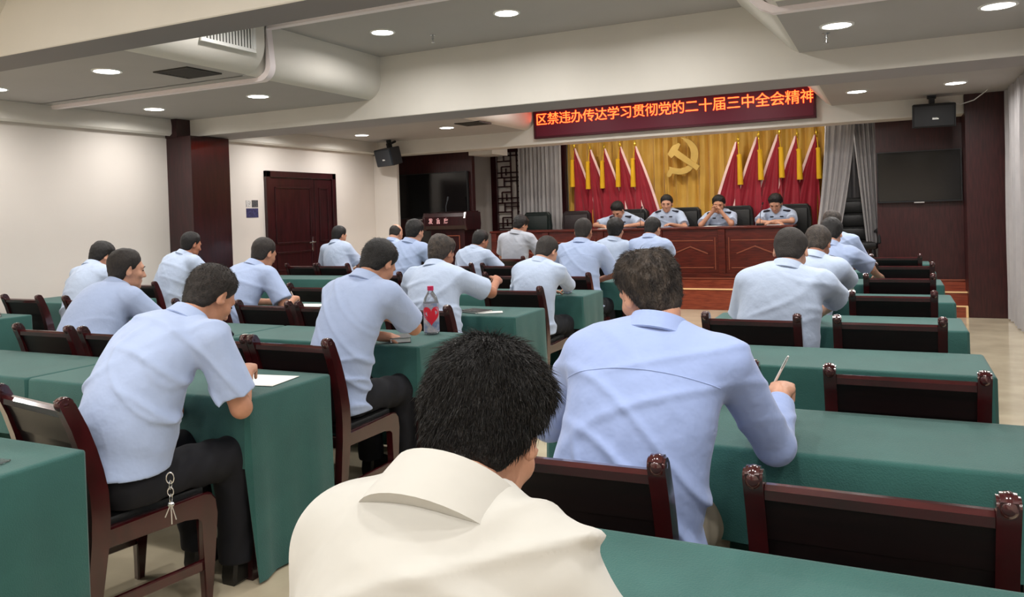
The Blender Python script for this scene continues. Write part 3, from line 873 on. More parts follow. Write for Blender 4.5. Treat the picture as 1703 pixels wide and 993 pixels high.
notebook('small light notebook with dark cover by the bare elbow of the bowed man', -2.585, 3.83, .762, 35, w=.12, l=.17, th=.028)
notebook('open dark notebook with pale pages behind the red drink bottle, on the fourth table', -2.78, 5.12, .762, 70, cover=M['leather'])
sheet('paper_sheet', 'white paper sticking out beside the dark notebook on the fourth table', 'paper', -2.66, 5.10, .763, .2, .10, 30)
sheet('paper_sheet', 'white paper near the clasped writing hand of the middle block', 'paper', -4.40, 5.22, .763, .26, .18, 5)
notebook('dark notebook with white pages at the far left edge on the green table', -6.78, 4.02, .762, 60)
phone('black mobile phone lying at the far left edge on the green table', -6.95, 4.10, .778, 40)
sheet('paper_sheet', 'white paper before the resting arm of the broad balding man', 'paper', -.55, 5.10, .763, .21, .29, -6)
# transparent ruler-like name holder at the lower left
gl = mat('clear_acrylic', rgb(235, 245, 245), .05, trans=.95, ior=1.3)
bm = bmesh.new(); add_box(bm, -.12, .12, -.045, .045, 0, .006, .002)
o = bm_obj('name_plate', bm, gl, None, False, (-2.585, 1.45, .763)); o.rotation_euler = (0, 0, R(8)); tag(o, 'clear acrylic plate lying on the nearest green table at the left edge', 'plate')

# big drink bottle
t = empty('drink_bottle', (-2.535, 4.10, .762), 0, 'large clear drink bottle with red heart label and magenta cap', 'bottle')
pet = mat('clear_plastic', rgb(225, 232, 240), .08, trans=.85, ior=1.35)
bm = bmesh.new(); add_lathe(bm, [(0, .0), (.040, .0), (.047, .008), (.047, .05), (.0465, .16), (.047, .19), (.040, .22), (.022, .25), (.016, .262), (.016, .28), (.0, .28)], 28)
bm_obj('body', bm, pet, t, True)
bm = bmesh.new(); add_lathe(bm, [(0, .266), (.019, .266), (.019, .292), (.0, .293)], 20); bm_obj('cap', bm, mat('magenta_cap', rgb(200, 40, 90), .4), t, True)
bm = bmesh.new(); add_lathe(bm, [(.0478, .015), (.0482, .02), (.0482, .185), (.0478, .19)], 28)
bm_obj('label_wrap', bm, mat('bottle_label', rgb(92, 118, 160), .4, nscale=24, col2=rgb(190, 182, 186)), t, True)
# heart print wrapped on the label, seen from the audience side
bm = bmesh.new(); hv = []
ang0 = math.atan2(-4.1, 2.535)
n = 40
def hp(k, s=1.0):
    a = 2 * math.pi * k / n
    return (16 * math.sin(a) ** 3 / 17 * .066 * s, (13 * math.cos(a) - 5 * math.cos(2 * a) - 2 * math.cos(3 * a) - math.cos(4 * a)) / 17 * .068 * s + .122)
c0 = []
for s in (0, .35, .7, 1.0):
    ring = []
    for k in range(n):
        u, z = hp(k, s) if s > 0 else (0, .125)
        th = ang0 + u / .0485
        ring.append(bm.verts.new(((.0487 + .0006 * (1 - s)) * math.cos(th), (.0487 + .0006 * (1 - s)) * math.sin(th), z)))
        if s == 0: ring = ring * n; break
    c0.append(ring)
for A, B in zip(c0, c0[1:]):
    for k in range(n):
        k2 = (k + 1) % n
        f = [A[k], A[k2], B[k2], B[k]]
        if A[k] is A[k2]: f = [A[k], B[k2], B[k]]
        bm.faces.new(f)
bm_obj('heart_print', bm, mat('heart_red', rgb(205, 28, 52), .45), t, True)

# cup with lid on the right table
t = empty('tea_cup', (-.30, 6.50, .762), 0, 'white lidded cup on the right green table beside the clasped hands', 'cup')
bm = bmesh.new(); add_lathe(bm, [(0, 0), (.032, .0), (.036, .01), (.038, .085), (.036, .088), (0, .088)], 24); bm_obj('body', bm, mat('grey_green_cup', rgb(120, 128, 118), .3), t, True)
bm = bmesh.new(); add_lathe(bm, [(0, .088), (.040, .088), (.041, .096), (.036, .125), (.02, .132), (0, .133)], 24); bm_obj('lid', bm, M['white'], t, True)

# things on the stage desk
for i, (x, rz, lb) in enumerate(((-3.30, 4, 'white papers before the upright officer under the emblem'), (-2.42, -5, 'white papers before the officer with a hand at his face'), (-1.52, 3, 'white papers under the folded arms of the rightmost officer'), (-4.10, 6, 'white papers under the bent officer at the left'))):
    sheet('paper_sheet', lb + ' on the stage desk', 'paper', x, 11.98, 1.192, .21, .29, rz)
def gooseneck(x, y, label, dx=.0):
    t = empty('microphone', (x, y, 1.19), 0, label, 'microphone')
    box('base', -.05, .05, -.05, .05, 0, .03, M['black_plastic'], t, .006)
    bm = bmesh.new(); add_tube(bm, [(0, 0, .03), (dx * .2, 0, .16), (dx * .7, .03, .26), (dx, .08, .31)], .005, 6); bm_obj('gooseneck', bm, M['black_plastic'], t, True)
    bm = bmesh.new(); add_tube(bm, [(dx, .08, .31), (dx * 1.05, .12, .33)], .012, 8); bm_obj('capsule', bm, M['black_plastic'], t, True)
gooseneck(-3.52, 11.96, 'black gooseneck microphone before the officer under the emblem')
gooseneck(-1.72, 11.96, 'black gooseneck microphone before the rightmost officer', .03)
t = empty('microphone', (-6.78, 11.55, 1.54), 0, 'slim gooseneck microphone standing on the lectern', 'microphone')
bm = bmesh.new(); add_tube(bm, [(0, 0, 0), (0, 0, .1), (.01, .04, .2)], .007, 6); bm_obj('gooseneck', bm, M['dark_plastic'], t, True)
bm = bmesh.new(); add_tube(bm, [(.01, .04, .2), (.012, .06, .26)], .013, 8); bm_obj('capsule', bm, M['dark_plastic'], t, True)
# ------------------------------------------------------------------ implicit surface toolkit (numpy)
f32 = np.float32
def _v(a): return np.asarray(a, dtype=f32)
def smin(a, b, k):
    h = np.maximum(k - np.abs(a - b), 0) / k
    return np.minimum(a, b) - h * h * (k * .25)
def smax(a, b, k): return -smin(-a, -b, k)
def capsule(p, a, b, ra, rb):
    a, b = _v(a), _v(b); ab = b - a; pa = p - a
    t = np.clip((pa @ ab) / max(float(ab @ ab), 1e-9), 0, 1)
    d = pa - t[:, None] * ab
    return np.sqrt((d * d).sum(1)) - (ra + (rb - ra) * t)
def ellipsoid(p, c, r, M3=None):
    q = p - _v(c)
    if M3 is not None: q = q @ M3            # columns of M3: local axes in world
    r = _v(r)
    k0 = np.sqrt(((q / r) ** 2).sum(1)); k1 = np.sqrt(((q / (r * r)) ** 2).sum(1)) + 1e-9
    return k0 * (k0 - 1) / k1
def polygonise(f, lo, hi, vox):
    """block-sparse surface nets"""
    B = 8
    lo = np.array(lo, f32); hi = np.array(hi, f32)
    nb = np.ceil((hi - lo) / (B * vox)).astype(int)
    gi = np.stack(np.meshgrid(*[np.arange(n) for n in nb], indexing='ij'), -1).reshape(-1, 3)
    cen = lo + (gi + .5).astype(f32) * (B * vox)
    d = f(cen)
    gi = gi[np.abs(d) < B * vox * .87 * 1.45 + .01]
    if len(gi) == 0: return np.zeros((0, 3)), np.zeros((0, 4), int)
    loc = np.stack(np.meshgrid(*[np.arange(B + 1)] * 3, indexing='ij'), -1).reshape(-1, 3)
    V = np.empty((len(gi), B + 1, B + 1, B + 1), f32)
    CH = 400
    for s in range(0, len(gi), CH):
        g = gi[s:s + CH]
        pts = lo + (g[:, None, :] * B + loc[None]).reshape(-1, 3).astype(f32) * vox
        V[s:s + CH] = f(pts).reshape(-1, B + 1, B + 1, B + 1)
    S = V < 0
    cnt = np.zeros((len(gi), B, B, B), np.int8)
    for dx in (0, 1):
        for dy in (0, 1):
            for dz in (0, 1):
                cnt += S[:, dx:dx + B, dy:dy + B, dz:dz + B]
    act = (cnt > 0) & (cnt < 8)
    bi, ci, cj, ck = np.nonzero(act)
    base = gi[bi] * B + np.stack([ci, cj, ck], 1)
    acc = np.zeros((len(bi), 3), f32); num = np.zeros(len(bi), f32)
    corners = [(x, y, z) for x in (0, 1) for y in (0, 1) for z in (0, 1)]
    for a in corners:
        for ax in range(3):
            if a[ax] == 0:
                b = list(a); b[ax] = 1
                va = V[bi, ci + a[0], cj + a[1], ck + a[2]]; vb = V[bi, ci + b[0], cj + b[1], ck + b[2]]
                m = (va < 0) != (vb < 0)
                t = np.where(m, va / np.where(m, va - vb, 1), 0)
                pos = np.array(a, f32)[None].repeat(len(bi), 0); pos[:, ax] += t
                acc[m] += pos[m]; num[m] += 1
    verts = lo + (base + acc / num[:, None]) * vox
    dims = nb * B + 2
    key = (base[:, 0].astype(np.int64) * dims[1] + base[:, 1]) * dims[2] + base[:, 2]
    order = np.argsort(key); sk = key[order]
    def find(bs):
        k = (bs[:, 0].astype(np.int64) * dims[1] + bs[:, 1]) * dims[2] + bs[:, 2]
        i = np.clip(np.searchsorted(sk, k), 0, len(sk) - 1)
        return np.where(sk[i] == k, order[i], -1)
    quads = []
    s0 = S[bi, ci, cj, ck]
    for ax in range(3):
        o = [0, 0, 0]; o[ax] = 1
        s1 = S[bi, ci + o[0], cj + o[1], ck + o[2]]
        m = s0 != s1
        idx = np.nonzero(m)[0]; bs = base[idx]
        u, w = (ax + 1) % 3, (ax + 2) % 3
        bu = bs.copy(); bu[:, u] -= 1
        bw = bs.copy(); bw[:, w] -= 1
        buw = bu.copy(); buw[:, w] -= 1
        q = np.stack([idx, find(bu), find(buw), find(bw)], 1)
        flip = ~s0[idx]
        q[flip] = q[flip][:, ::-1]
        quads.append(q[(q >= 0).all(1)])
    return verts, np.concatenate(quads)
def np_obj(name, verts, quads, m, parent, smooth=True, tris=False):
    me = bpy.data.meshes.new(name)
    n = quads.shape[1] if len(quads) else 4
    me.vertices.add(len(verts)); me.vertices.foreach_set('co', np.asarray(verts, f32).ravel())
    me.loops.add(len(quads) * n); me.loops.foreach_set('vertex_index', quads.astype(np.int32).ravel())
    me.polygons.add(len(quads)); me.polygons.foreach_set('loop_start', np.arange(len(quads), dtype=np.int32) * n)
    me.update(calc_edges=True); me.validate()
    if smooth: me.polygons.foreach_set('use_smooth', [True] * len(me.polygons))
    me.materials.append(m)
    o = bpy.data.objects.new(name, me)
    return link(o, parent)

# ------------------------------------------------------------------ head
def head_sdf(q):
    """q in head space: x right, y forward, z up, origin mid head; head height .24"""
    x = np.abs(q[:, 0]); qa = np.stack([x, q[:, 1], q[:, 2]], 1).astype(f32)
    d = ellipsoid(q, (0, -.014, .032), (.077, .096, .088))
    d = smin(d, ellipsoid(q, (0, .028, -.022), (.063, .068, .088)), .03)
    d = smin(d, ellipsoid(q, (0, .036, -.078), (.049, .050, .040)), .03)
    d = smin(d, capsule(qa, (.02, .084, .030), (.046, .072, .026), .012, .010), .015)
    d = smin(d, ellipsoid(qa, (.045, .058, -.022), (.022, .024, .020)), .02)
    d = smax(d, -(ellipsoid(qa, (.032, .103, .008), (.018, .017, .012))), .012)
    d = smin(d, capsule(q, (0, .090, .012), (0, .112, -.026), .0075, .0115), .012)
    d = smin(d, ellipsoid(qa, (.011, .100, -.030), (.008, .010, .007)), .008)
    d = smin(d, ellipsoid(q, (0, .090, -.058), (.024, .010, .006)), .006)
    d = smin(d, ellipsoid(q, (0, .088, -.068), (.021, .010, .007)), .006)
    d = smin(d, ellipsoid(q, (0, .078, -.098), (.020, .020, .018)), .018)
    c, s = math.cos(.35), math.sin(.35)
    ear = ellipsoid(qa, (.082, -.010, -.006), (.011, .020, .034), np.array([[c, s, 0], [-s, c, 0], [0, 0, 1]], f32))
    ear = smax(ear, -ellipsoid(qa, (.092, -.004, .002), (.010, .011, .020)), .006)
    return smin(d, ear, .006)
def hair_sdf(q, t, style):
    x = np.abs(q[:, 0]); y = q[:, 1]; z = q[:, 2]
    hl = np.interp(y, [-.11, -.05, -.028, -.008, .012, .03, .05, .075, .1], style['line']).astype(f32)
    fade = np.clip((z - hl) / .07, 0, 1)
    th = t * (.15 + .85 * fade) * (1 + .6 * np.clip(z / .1, 0, 1)) - .0012 + .0034 * np.clip(fade * 3, 0, 1)
    hl = hl + np.where(y > .03, 1, 0) * .010 * np.clip((x - .03) / .03, 0, 1).astype(f32)
    if style.get('bald'):
        dist = np.sqrt((q[:, 0] / 1.1) ** 2 + (y - style.get('by', -.01)) ** 2 + (z - .12) ** 2)
        th = th - (t + .012) * np.clip(1.45 - dist / style['bald'], 0, 1)
    th = th * (1 - .45 * np.clip((y - .03) / .05, 0, 1))
    n = np.sin(q[:, 0] * 95 + 2 * np.sin(y * 61)) * np.sin(y * 83 + 1.3 * np.sin(z * 70)) * np.sin(z * 77 + q[:, 0] * 40)
    th = th + n * t * .22
    d = ellipsoid(q, (0, -.014, .032), (.077, .096, .088))
    d = smin(d, ellipsoid(q, (0, .010, -.012), (.066, .070, .075)), .03)
    d = smin(d, ellipsoid(q, (0, -.048, -.05), (.053, .042, .060)), .03) - th
    return smax(d, hl - z, .012)
HL = {'normal': [-.092, -.086, -.070, .010, .0, .016, .040, .070, .088],
      'high': [-.060, -.055, -.045, .020, .015, .035, .075, .105, .12]}

def basis(yaw, pitch, roll=0):
    """columns: right, forward, up; yaw ccw from +Y, pitch down positive"""
    m = Matrix.Rotation(R(yaw), 3, 'Z') @ Matrix.Rotation(R(-pitch), 3, 'X') @ Matrix.Rotation(R(roll), 3, 'Y')
    return np.array(m, dtype=f32)
def ik(S, W, l1, l2, pole):
    S, W, pole = map(lambda a: np.array(a, float), (S, W, pole))
    d = W - S; L = np.linalg.norm(d)
    if L > (l1 + l2) * .985: W = S + d / L * (l1 + l2) * .985; d = W - S; L = np.linalg.norm(d)
    if L < .12: L = .12
    a = (l1 * l1 - l2 * l2 + L * L) / (2 * L); h = math.sqrt(max(l1 * l1 - a * a, 0))
    u = d / np.linalg.norm(d)
    pp = pole - S; pp = pp - u * (pp @ u); pp /= (np.linalg.norm(pp) + 1e-9)
    return S + u * a + pp * h, W

def person(name_label, seat, head, face=(0, 30, 0), body_yaw=0, RH=None, LH=None, RE=None, LE=None, shirt=0, skin=1, trousers='navy', sleeve='short',
           hair=('normal', .012, None, 'hair'), w=1.0, belly=0, vox=.008, epaul=None, hem=.50, legs=True, strands=0, polo=False, seatz=0, seed=0, rh='rest', lh='rest', tbl=.76, hs=1.0, slump=.05, nk=0.0, wr=1.0, al=1.0, yoke=False, collar=True, knees=None, badge=False, kn=.0):
    rnd = random.Random(seed + 3)
    t = empty('person', (seat[0], seat[1], seatz), 0, name_label, 'person')
    org = np.array((seat[0], seat[1], seatz), f32)
    H = np.array(head, float)
    B = basis(body_yaw, 0); rt, fw = B[:, 0].astype(float), B[:, 1].astype(float)
    F = basis(face[0] + body_yaw, face[1], face[2] if len(face) > 2 else 0); fr, ff, fu = F[:, 0].astype(float), F[:, 1].astype(float), F[:, 2].astype(float)
    P = np.array((seat[0], seat[1], seatz + .555), float)
    up = np.array((0, 0, 1.0))
    skull = H - fu * .07 - ff * .025
    tdir = (H - fu * .15 * hs - ff * .02) - P; tdir /= np.linalg.norm(tdir)
    N = skull - fu * .018 * hs - tdir * .050 - fw * .012 + up * nk               # base of neck
    tn = N - P; L = np.linalg.norm(tn); td = tn / L
    bk = np.cross(rt, td); bk /= np.linalg.norm(bk)      # points backwards? check below
    if bk @ fw > 0: bk = -bk
    A3 = np.stack([rt, -bk, td], 1).astype(f32)
    mid = P + tn * .48 + bk * slump
    chest = P + tn * .76 + bk * slump * .75
    # chest orientation (upper segment)
    ud = (N - mid); ud /= np.linalg.norm(ud)
    bk2 = np.cross(rt, ud); bk2 /= np.linalg.norm(bk2)
    if bk2 @ fw > 0: bk2 = -bk2
    C3 = np.stack([rt, -bk2, ud], 1).astype(f32)
    SR = N - ud * .055 + rt * .178 * w - up * .01 + fw * kn; SL = N - ud * .055 - rt * .178 * w - up * .01 + fw * kn
    zt = seatz + 0
    RHt = RH if RH is not None else (H[0] + rt[0] * .10 + fw[0] * .22, H[1] + rt[1] * .10 + fw[1] * .22, tbl + .035)
    LHt = LH if LH is not None else (H[0] - rt[0] * .12 + fw[0] * .20, H[1] - rt[1] * .12 + fw[1] * .20, tbl + .035)
    RP = RE if RE is not None else SR + rt * .5 - up * .45 + fw * .05
    LP = LE if LE is not None else SL - rt * .5 - up * .45 + fw * .05
    ER, WR = ik(SR, RHt, .29 * al, .255 * al, RP); EL, WL = ik(SL, LHt, .29 * al, .255 * al, LP)
    # ---- torso volume
    def torso(p, g):
        d = ellipsoid(p, P, (.172 * w + g, .13 + belly * .6 + g, .13 + g), A3)
        d = smin(d, ellipsoid(p, P + tn * .22 + bk * slump * .35, (.165 * w + belly * .3 + g, .128 + belly * .8 + g, .17 + g), A3), .06)
        d = smin(d, ellipsoid(p, mid - bk * belly * .5, (.160 * w + belly * .5 + g, .118 + belly + g, .20 + g), A3), .09)
        d = smin(d, ellipsoid(p, chest, (.168 * w + g, .116 + belly * .3 + g, .17 + g), C3), .08)
        d = smin(d, capsule(p, SL + rt * .035 - ud * .01, SR - rt * .035 - ud * .01, .060 + g, .060 + g), .07)
        for s in (SL, SR):
            d = smin(d, capsule(p, N + ud * .015, s + (N - s) * .25 + ud * .0, .038 + g, .046 + g), .05)
        return d
    def arm(p, S, E, W, g, part=1.0):
        if part >= 2:
            d = capsule(p, S, E, .054 * (.9 + .1 * w) + g, .043 + g)
            return smin(d, capsule(p, E, W, .041 + g, .030 + g), .02)
        return capsule(p, S, S + (E - S) * part, .058 + g, .052 + g * (1.1 if polo else 2.0))
    hand_dir_R = None
    hands = []
    for (E, W, mode, sgn) in ((ER, WR, rh, 1), (EL, WL, lh, -1)):
        a = W - E; a /= np.linalg.norm(a)
        if mode in ('rest', 'write', 'clasp'):
            a2 = a.copy(); a2[2] = max(min(a2[2], .15), -.25); a2 /= np.linalg.norm(a2)
            nrm = np.array((0, 0, -1.0)); 
        else:
            a2 = a; nrm = -bk * .6 - up * .2 + (-sgn) * rt * .6
        side = np.cross(a2, nrm); side /= np.linalg.norm(side); nrm = np.cross(side, a2)
        if side @ rt * sgn > 0: side = -side          # thumb side points to the body middle
        hands.append((W, a2, nrm, side, mode))
    def hand(p, W, a, n, s, mode):
        pc = W + a * .052
        A = np.stack([s, a, n], 1).astype(f32)
        d = ellipsoid(p, pc, (.042, .052, .019), A)
        d = smin(d, capsule(p, W - a * .02, W + a * .03, .027, .026), .02)
        curl = {'rest': (.35, .45), 'write': (.9, 1.25), 'clasp': (1.0, 1.3), 'hang': (.35, .5), 'face': (.7, .9)}[mode]
        for i, (off, ln) in enumerate(((.030, .078), (.010, .088), (-.011, .082), (-.030, .064))):
            b0 = W + a * (.088 if i in (1, 2) else .082) + s * off
            c1 = curl[0] * (1 + .08 * i); c2 = c1 + curl[1]
            d1 = a * math.cos(c1) + n * math.sin(c1); d2 = a * math.cos(c2) + n * math.sin(c2)
            b1 = b0 + d1 * ln * .52; b2 = b1 + d2 * ln * .48
            d = smin(d, capsule(p, b0, b1, .0095, .0085), .006)
            d = smin(d, capsule(p, b1, b2, .0085, .0072), .003)
        t0 = W + a * .022 + s * .028
        t1 = t0 + (a * .6 + s * .62 + n * .35) * .042
        t2 = t1 + (a * .9 + s * (-.15 if mode != 'rest' else .2) + n * .4) * .032
        d = smin(d, capsule(p, t0, t1, .0125, .0105), .012); d = smin(d, capsule(p, t1, t2, .0105, .008), .004)
        return d
    # ---- skin: one continuous surface
    Fm = F.astype(f32)
    def body(p):
        q = ((p - _v(H)) @ Fm) / hs
        d = head_sdf(q) * hs
        neck = capsule(p, skull - ff * .008, N - ud * .01, .054 * hs, .060 * (.7 + .3 * w))
        d = smin(d, neck, .02)
        d = smin(d, torso(p, -.012), .03)
        d = smin(d, arm(p, SL, EL, WL, -.004, 2), .03); d = smin(d, arm(p, SR, ER, WR, -.004, 2), .03)
        for (W_, a, n, s, mode) in hands: d = smin(d, hand(p, W_, a, n, s, mode), .012)
        return d
    allp = np.array([P, N, SL, SR, EL, ER, WL, WR, H])
    lo = allp.min(0) - .24; hi = allp.max(0) + .24
    v, qd = polygonise(body, lo, hi, vox)
    np_obj('body', v - org, qd, M['skin'][skin], t)
    # ---- shirt
    ph = [rnd.uniform(0, 6.28) for _ in range(8)]
    sl = {'short': .80, 'long': 2, 'rolled': 2, 'poloshort': .88}[sleeve]
    endR, endL = SR + (ER - SR) * min(sl, 1), SL + (EL - SL) * min(sl, 1)
    dR, dL = (ER - SR) / np.linalg.norm(ER - SR), (EL - SL) / np.linalg.norm(EL - SL)
    hemz = seatz + hem
    ncut = N + ud * .030
    amp = .0190 if not polo else .0110
    def wrinkle(p):
        a = p @ _v(rt); b = p @ _v(td); c = p @ _v(bk)
        # drag folds fan from the armpits and gather at the waist
        def ridge(phi): return np.exp(-(np.sin(phi) ** 2) * 7) - .3
        def mask(v): return np.clip(v, 0, 1)
        low = np.clip(1.35 - (b - float(_v(P) @ _v(td))) / .30, .3, 1.25)           # more creases low in the shirt
        n = ridge(22 * b + 11 * a + 1.6 * np.sin(8 * a + ph[0]) + ph[1]) * mask(np.sin(7 * a + 6 * b + ph[2]) + .2)
        n += .9 * ridge(20 * b - 13 * a + 1.4 * np.sin(9 * b + ph[3]) + ph[4]) * mask(np.sin(9 * a - 7 * b + 5 * c + ph[5]) + .1)
        n += .6 * ridge(24 * a + 8 * c + 7 * b + 1.5 * np.sin(12 * b + ph[6])) * mask(np.sin(8 * b + 6 * a + ph[7]))
        return -n * amp * wr * (low if not polo else 1.0)
    def cloth(p):
        g = .012 if not polo else .014
        d = torso(p, g)
        # loose shirt tail over the hips
        tail = P - up * .04
        d = smin(d, ellipsoid(p, tail, (.185 * w + belly * .5, .150 + belly, .16), A3), .08)
        if sl >= 1.5:
            d2 = np.minimum(arm(p, SL, EL, WL, .014, 2), arm(p, SR, ER, WR, .014, 2))
            endp = []
            for (E_, W_) in ((EL, WL), (ER, WR)):
                u = (W_ - E_) / np.linalg.norm(W_ - E_); cutp = W_ - u * (.06 if sleeve == 'long' else .10)
                endp.append((u, cutp))
            dl = smax(arm(p, SL, EL, WL, .014, 2), (p - _v(endp[0][1])) @ _v(endp[0][0]) - np.clip(((p - _v(endp[0][1])) ** 2).sum(1) - .012, 0, 10) * 40, .004)
            dr = smax(arm(p, SR, ER, WR, .014, 2), (p - _v(endp[1][1])) @ _v(endp[1][0]) - np.clip(((p - _v(endp[1][1])) ** 2).sum(1) - .012, 0, 10) * 40, .004)
            d = smin(d, dl, .035); d = smin(d, dr, .035)
        else:
            dl = smax(arm(p, SL, EL, WL, .016, 1.0), (p - _v(endL)) @ _v(dL), .004)
            dr = smax(arm(p, SR, ER, WR, .016, 1.0), (p - _v(endR)) @ _v(dR), .004)
            d = smin(d, dl, .035); d = smin(d, dr, .035)
        d = d + wrinkle(p)
        d = smax(d, hemz - p[:, 2] + .012 * np.sin(p[:, 0] * 14 + ph[0]), .006)
        d = smax(d, -(capsule(p, ncut + ud * .02, ncut + ud * .2 + (skull - N) * .6, .066, .10)), .01)   # neckline
        return d
    v, qd = polygonise(cloth, lo, hi, vox)
    sm = M['polo'] if polo else M['shirt'][shirt]
    so = np_obj('polo_shirt' if polo else 'shirt', v - org, qd, sm, t)
    if yoke:
        pts_ = []
        for k in range(31):
            u = -1 + 2 * k / 30
            q = N - ud * (.125 + .02 * u * u) + rt * (u * .185 * w) + bk2 * .30
            for _ in range(40):
                dist = float(cloth(_v(q)[None])[0])
                if dist < .0008: break
                q = q - bk2 * dist * .8
            if dist < .004: pts_.append(tuple(q - org))
        bm = bmesh.new(); add_tube(bm, pts_, .0016, 6); bm_obj('yoke_seam', bm, sm, so, True)
    # ---- collar: folded band around the neck
    if collar:
        ax = (skull - N); ax /= np.linalg.norm(ax); ax = ax * .75 + ud * .25; ax /= np.linalg.norm(ax)
        cr = rt - ax * (rt @ ax); cr /= np.linalg.norm(cr); cf = np.cross(ax, cr) 
        if cf @ fw < 0: cf = -cf
        c0 = N + ax * .016 - cf * .006
        prof = [(.078, -.03), (.070, .030), (.071, .036), (.076, .036), (.088, .004), (.096, -.014), (.092, -.018), (.084, .0), (.082, -.02)]
        if polo: prof = [(.080, -.06), (.078, .004), (.081, .013), (.088, .012), (.094, -.008), (.108, -.06)]
        nn = 36; bm = bmesh.new(); rings = []
        for k in range(nn + 1):
            a = math.radians(100 + 340 * k / nn)      # gap at the front
            ring = []
            for (r_, z_) in prof:
                front = max(0, math.sin(a)) if True else 0
                zz = z_ - .030 * max(0, math.sin(a)) * (1 if z_ > 0 else .8)
                r2 = r_ * (.92 + .08 * w)
                pnt = c0 + cr * math.cos(a) * r2 + cf * math.sin(a) * r2 * 1.05 + ax * zz
                ring.append(bm.verts.new(tuple(pnt - org)))
            rings.append(ring)
        m_ = len(prof)
        for A_, B_ in zip(rings, rings[1:]):
            for j in range(m_): bm.faces.new((A_[j], A_[(j + 1) % m_], B_[(j + 1) % m_], B_[j]))
        bm.faces.new(rings[0]); bm.faces.new(rings[-1][::-1])
        bm_obj('collar', bm, sm, t, True)
    # ---- shoulder boards
    if epaul is not None:
        for S in (SL, SR):
            a = N + (S - N) * .48 + ud * .070 - bk2 * .036; b = S + ud * .080 - bk2 * .044 + (N - S) * .02
            dd = b - a; ln = np.linalg.norm(dd); dd /= ln
            wv = np.cross(dd, ud); wv /= np.linalg.norm(wv); nv = np.cross(wv, dd)
            bm = bmesh.new()
            vs = add_box(bm, -ln / 2, ln / 2, -.031, .031, -.007, .007, .004)
            mm = Matrix(((dd[0], wv[0], nv[0], 0), (dd[1], wv[1], nv[1], 0), (dd[2], wv[2], nv[2], 0), (0, 0, 0, 1)))
            bm.transform(mm); bm.transform(Matrix.Translation(Vector(tuple((a + b) / 2 - org + np.array((0, 0, -.004))))))
            bm_obj('epaulette', bm, M[epaul], t, True)
    if badge:
        for s_ in (-.07, .07):
            c = chest - bk2 * (.128 + belly * .3) * 1.0 + rt * s_ + ud * .06
            bm = bmesh.new(); add_box(bm, -.025, .025, -.004, .004, -.009, .009, .002)
            mm = Matrix(((rt[0], -bk2[0], ud[0], 0), (rt[1], -bk2[1], ud[1], 0), (rt[2], -bk2[2], ud[2], 0), (0, 0, 0, 1)))
            bm.transform(mm); bm.transform(Matrix.Translation(Vector(tuple(c - org))))
            bm_obj('chest_badge', bm, M['epaulette'], t)
    # ---- trousers and shoes
    if legs:
        ks = knees or ((-.13, .44), (.13, .44))
        feet = []
        KN, AN = [], []
        for s, (kx, ky) in zip((-1, 1), ks):
            hp = P + rt * s * .085 - up * .02
            kn_ = np.array(P) + rt * kx + fw * ky; kn_[2] = seatz + .52
            an = kn_ + fw * (.0 if s > 0 else .04); an[2] = seatz + .09
            KN.append((hp, kn_, an))
        def leg(p):
            d = ellipsoid(p, P - up * .01, (.166 * w, .122 + belly * .6, .118), A3)
            for hp, k_, a_ in KN:
                d = smin(d, capsule(p, hp, k_, .098, .082), .05)
                d = smin(d, capsule(p, k_, a_, .080, .070), .02)
            d = d + .003 * np.sin(p[:, 1] * 60 + p[:, 0] * 20 + 3 * np.sin(p[:, 2] * 17))
            d = smax(d, seatz + .468 - p[:, 2] - np.clip((p[:, 1] - P[1]) * fw[1] + (p[:, 0] - P[0]) * fw[0] - .2, 0, 1) * 20, .01)
            return smax(d, seatz + .085 - p[:, 2], .004)
        pts = np.array([P] + [x for k in KN for x in k])
        v, qd = polygonise(leg, pts.min(0) - .22, pts.max(0) + .22, max(vox, .011))
        np_obj('trousers', v - org, qd, M[trousers], t)
        for hp, k_, a_ in KN:
            bm = bmesh.new()
            sh = [(-.05, 0), (.19, 0), (.20, .02), (.18, .045), (.10, .065), (.06, .10), (-.045, .10), (-.055, .03)]
            add_prism(bm, sh, -.042, .042, 'x', .012)
            c = Vector((a_[0] - org[0], a_[1] - org[1], 0))
            bm.transform(Matrix.Translation(c) @ Matrix.Rotation(R(body_yaw), 4, 'Z'))
            bm_obj('shoe', bm, M['shoe'], t, True)
    # ---- hair
    st, th, bald, hm = hair[:4]
    style = {'line': HL[st]}
    if bald: style['bald'] = bald
    if len(hair) > 4: style['by'] = hair[4]
    def hf(p):
        q = ((p - _v(H)) @ Fm) / hs
        return hair_sdf(q.astype(f32), th, style) * hs
    v, qd = polygonise(hf, H - .17, H + .17, min(vox, .007) if strands else vox * .9)
    ho = np_obj('hair', v - org, qd, M[hm], t)
    if strands:
        me = ho.data
        nv = len(me.vertices); co = np.empty(nv * 3, f32); me.vertices.foreach_get('co', co); co = co.reshape(-1, 3)
        no = np.empty(nv * 3, f32); me.vertices.foreach_get('normal', no); no = no.reshape(-1, 3)
        rs = np.random.RandomState(seed)
        ids = rs.randint(0, nv, strands)
        base = co[ids] + rs.normal(0, .0022, (strands, 3)); nn_ = no[ids]
        loc = (base + org - H) @ F / hs
        hl = np.interp(loc[:, 1], [-.11, -.05, -.028, -.008, .012, .03, .05, .075, .1], HL[st])
        keep = loc[:, 2] > hl + .004
        base, nn_, loc = base[keep], nn_[keep], loc[keep]
        f_ = np.clip((loc[:, 2] - hl[keep]) / .06, .22, 1)
        flow = np.stack([loc[:, 0] * 2.0, np.full(len(loc), .15) + loc[:, 1], -.9 + (loc[:, 2] > .06) * .5], 1) @ F.T
        fl = flow - nn_ * (flow * nn_).sum(1, keepdims=True)
        fl /= np.linalg.norm(fl, axis=1, keepdims=True) + 1e-6
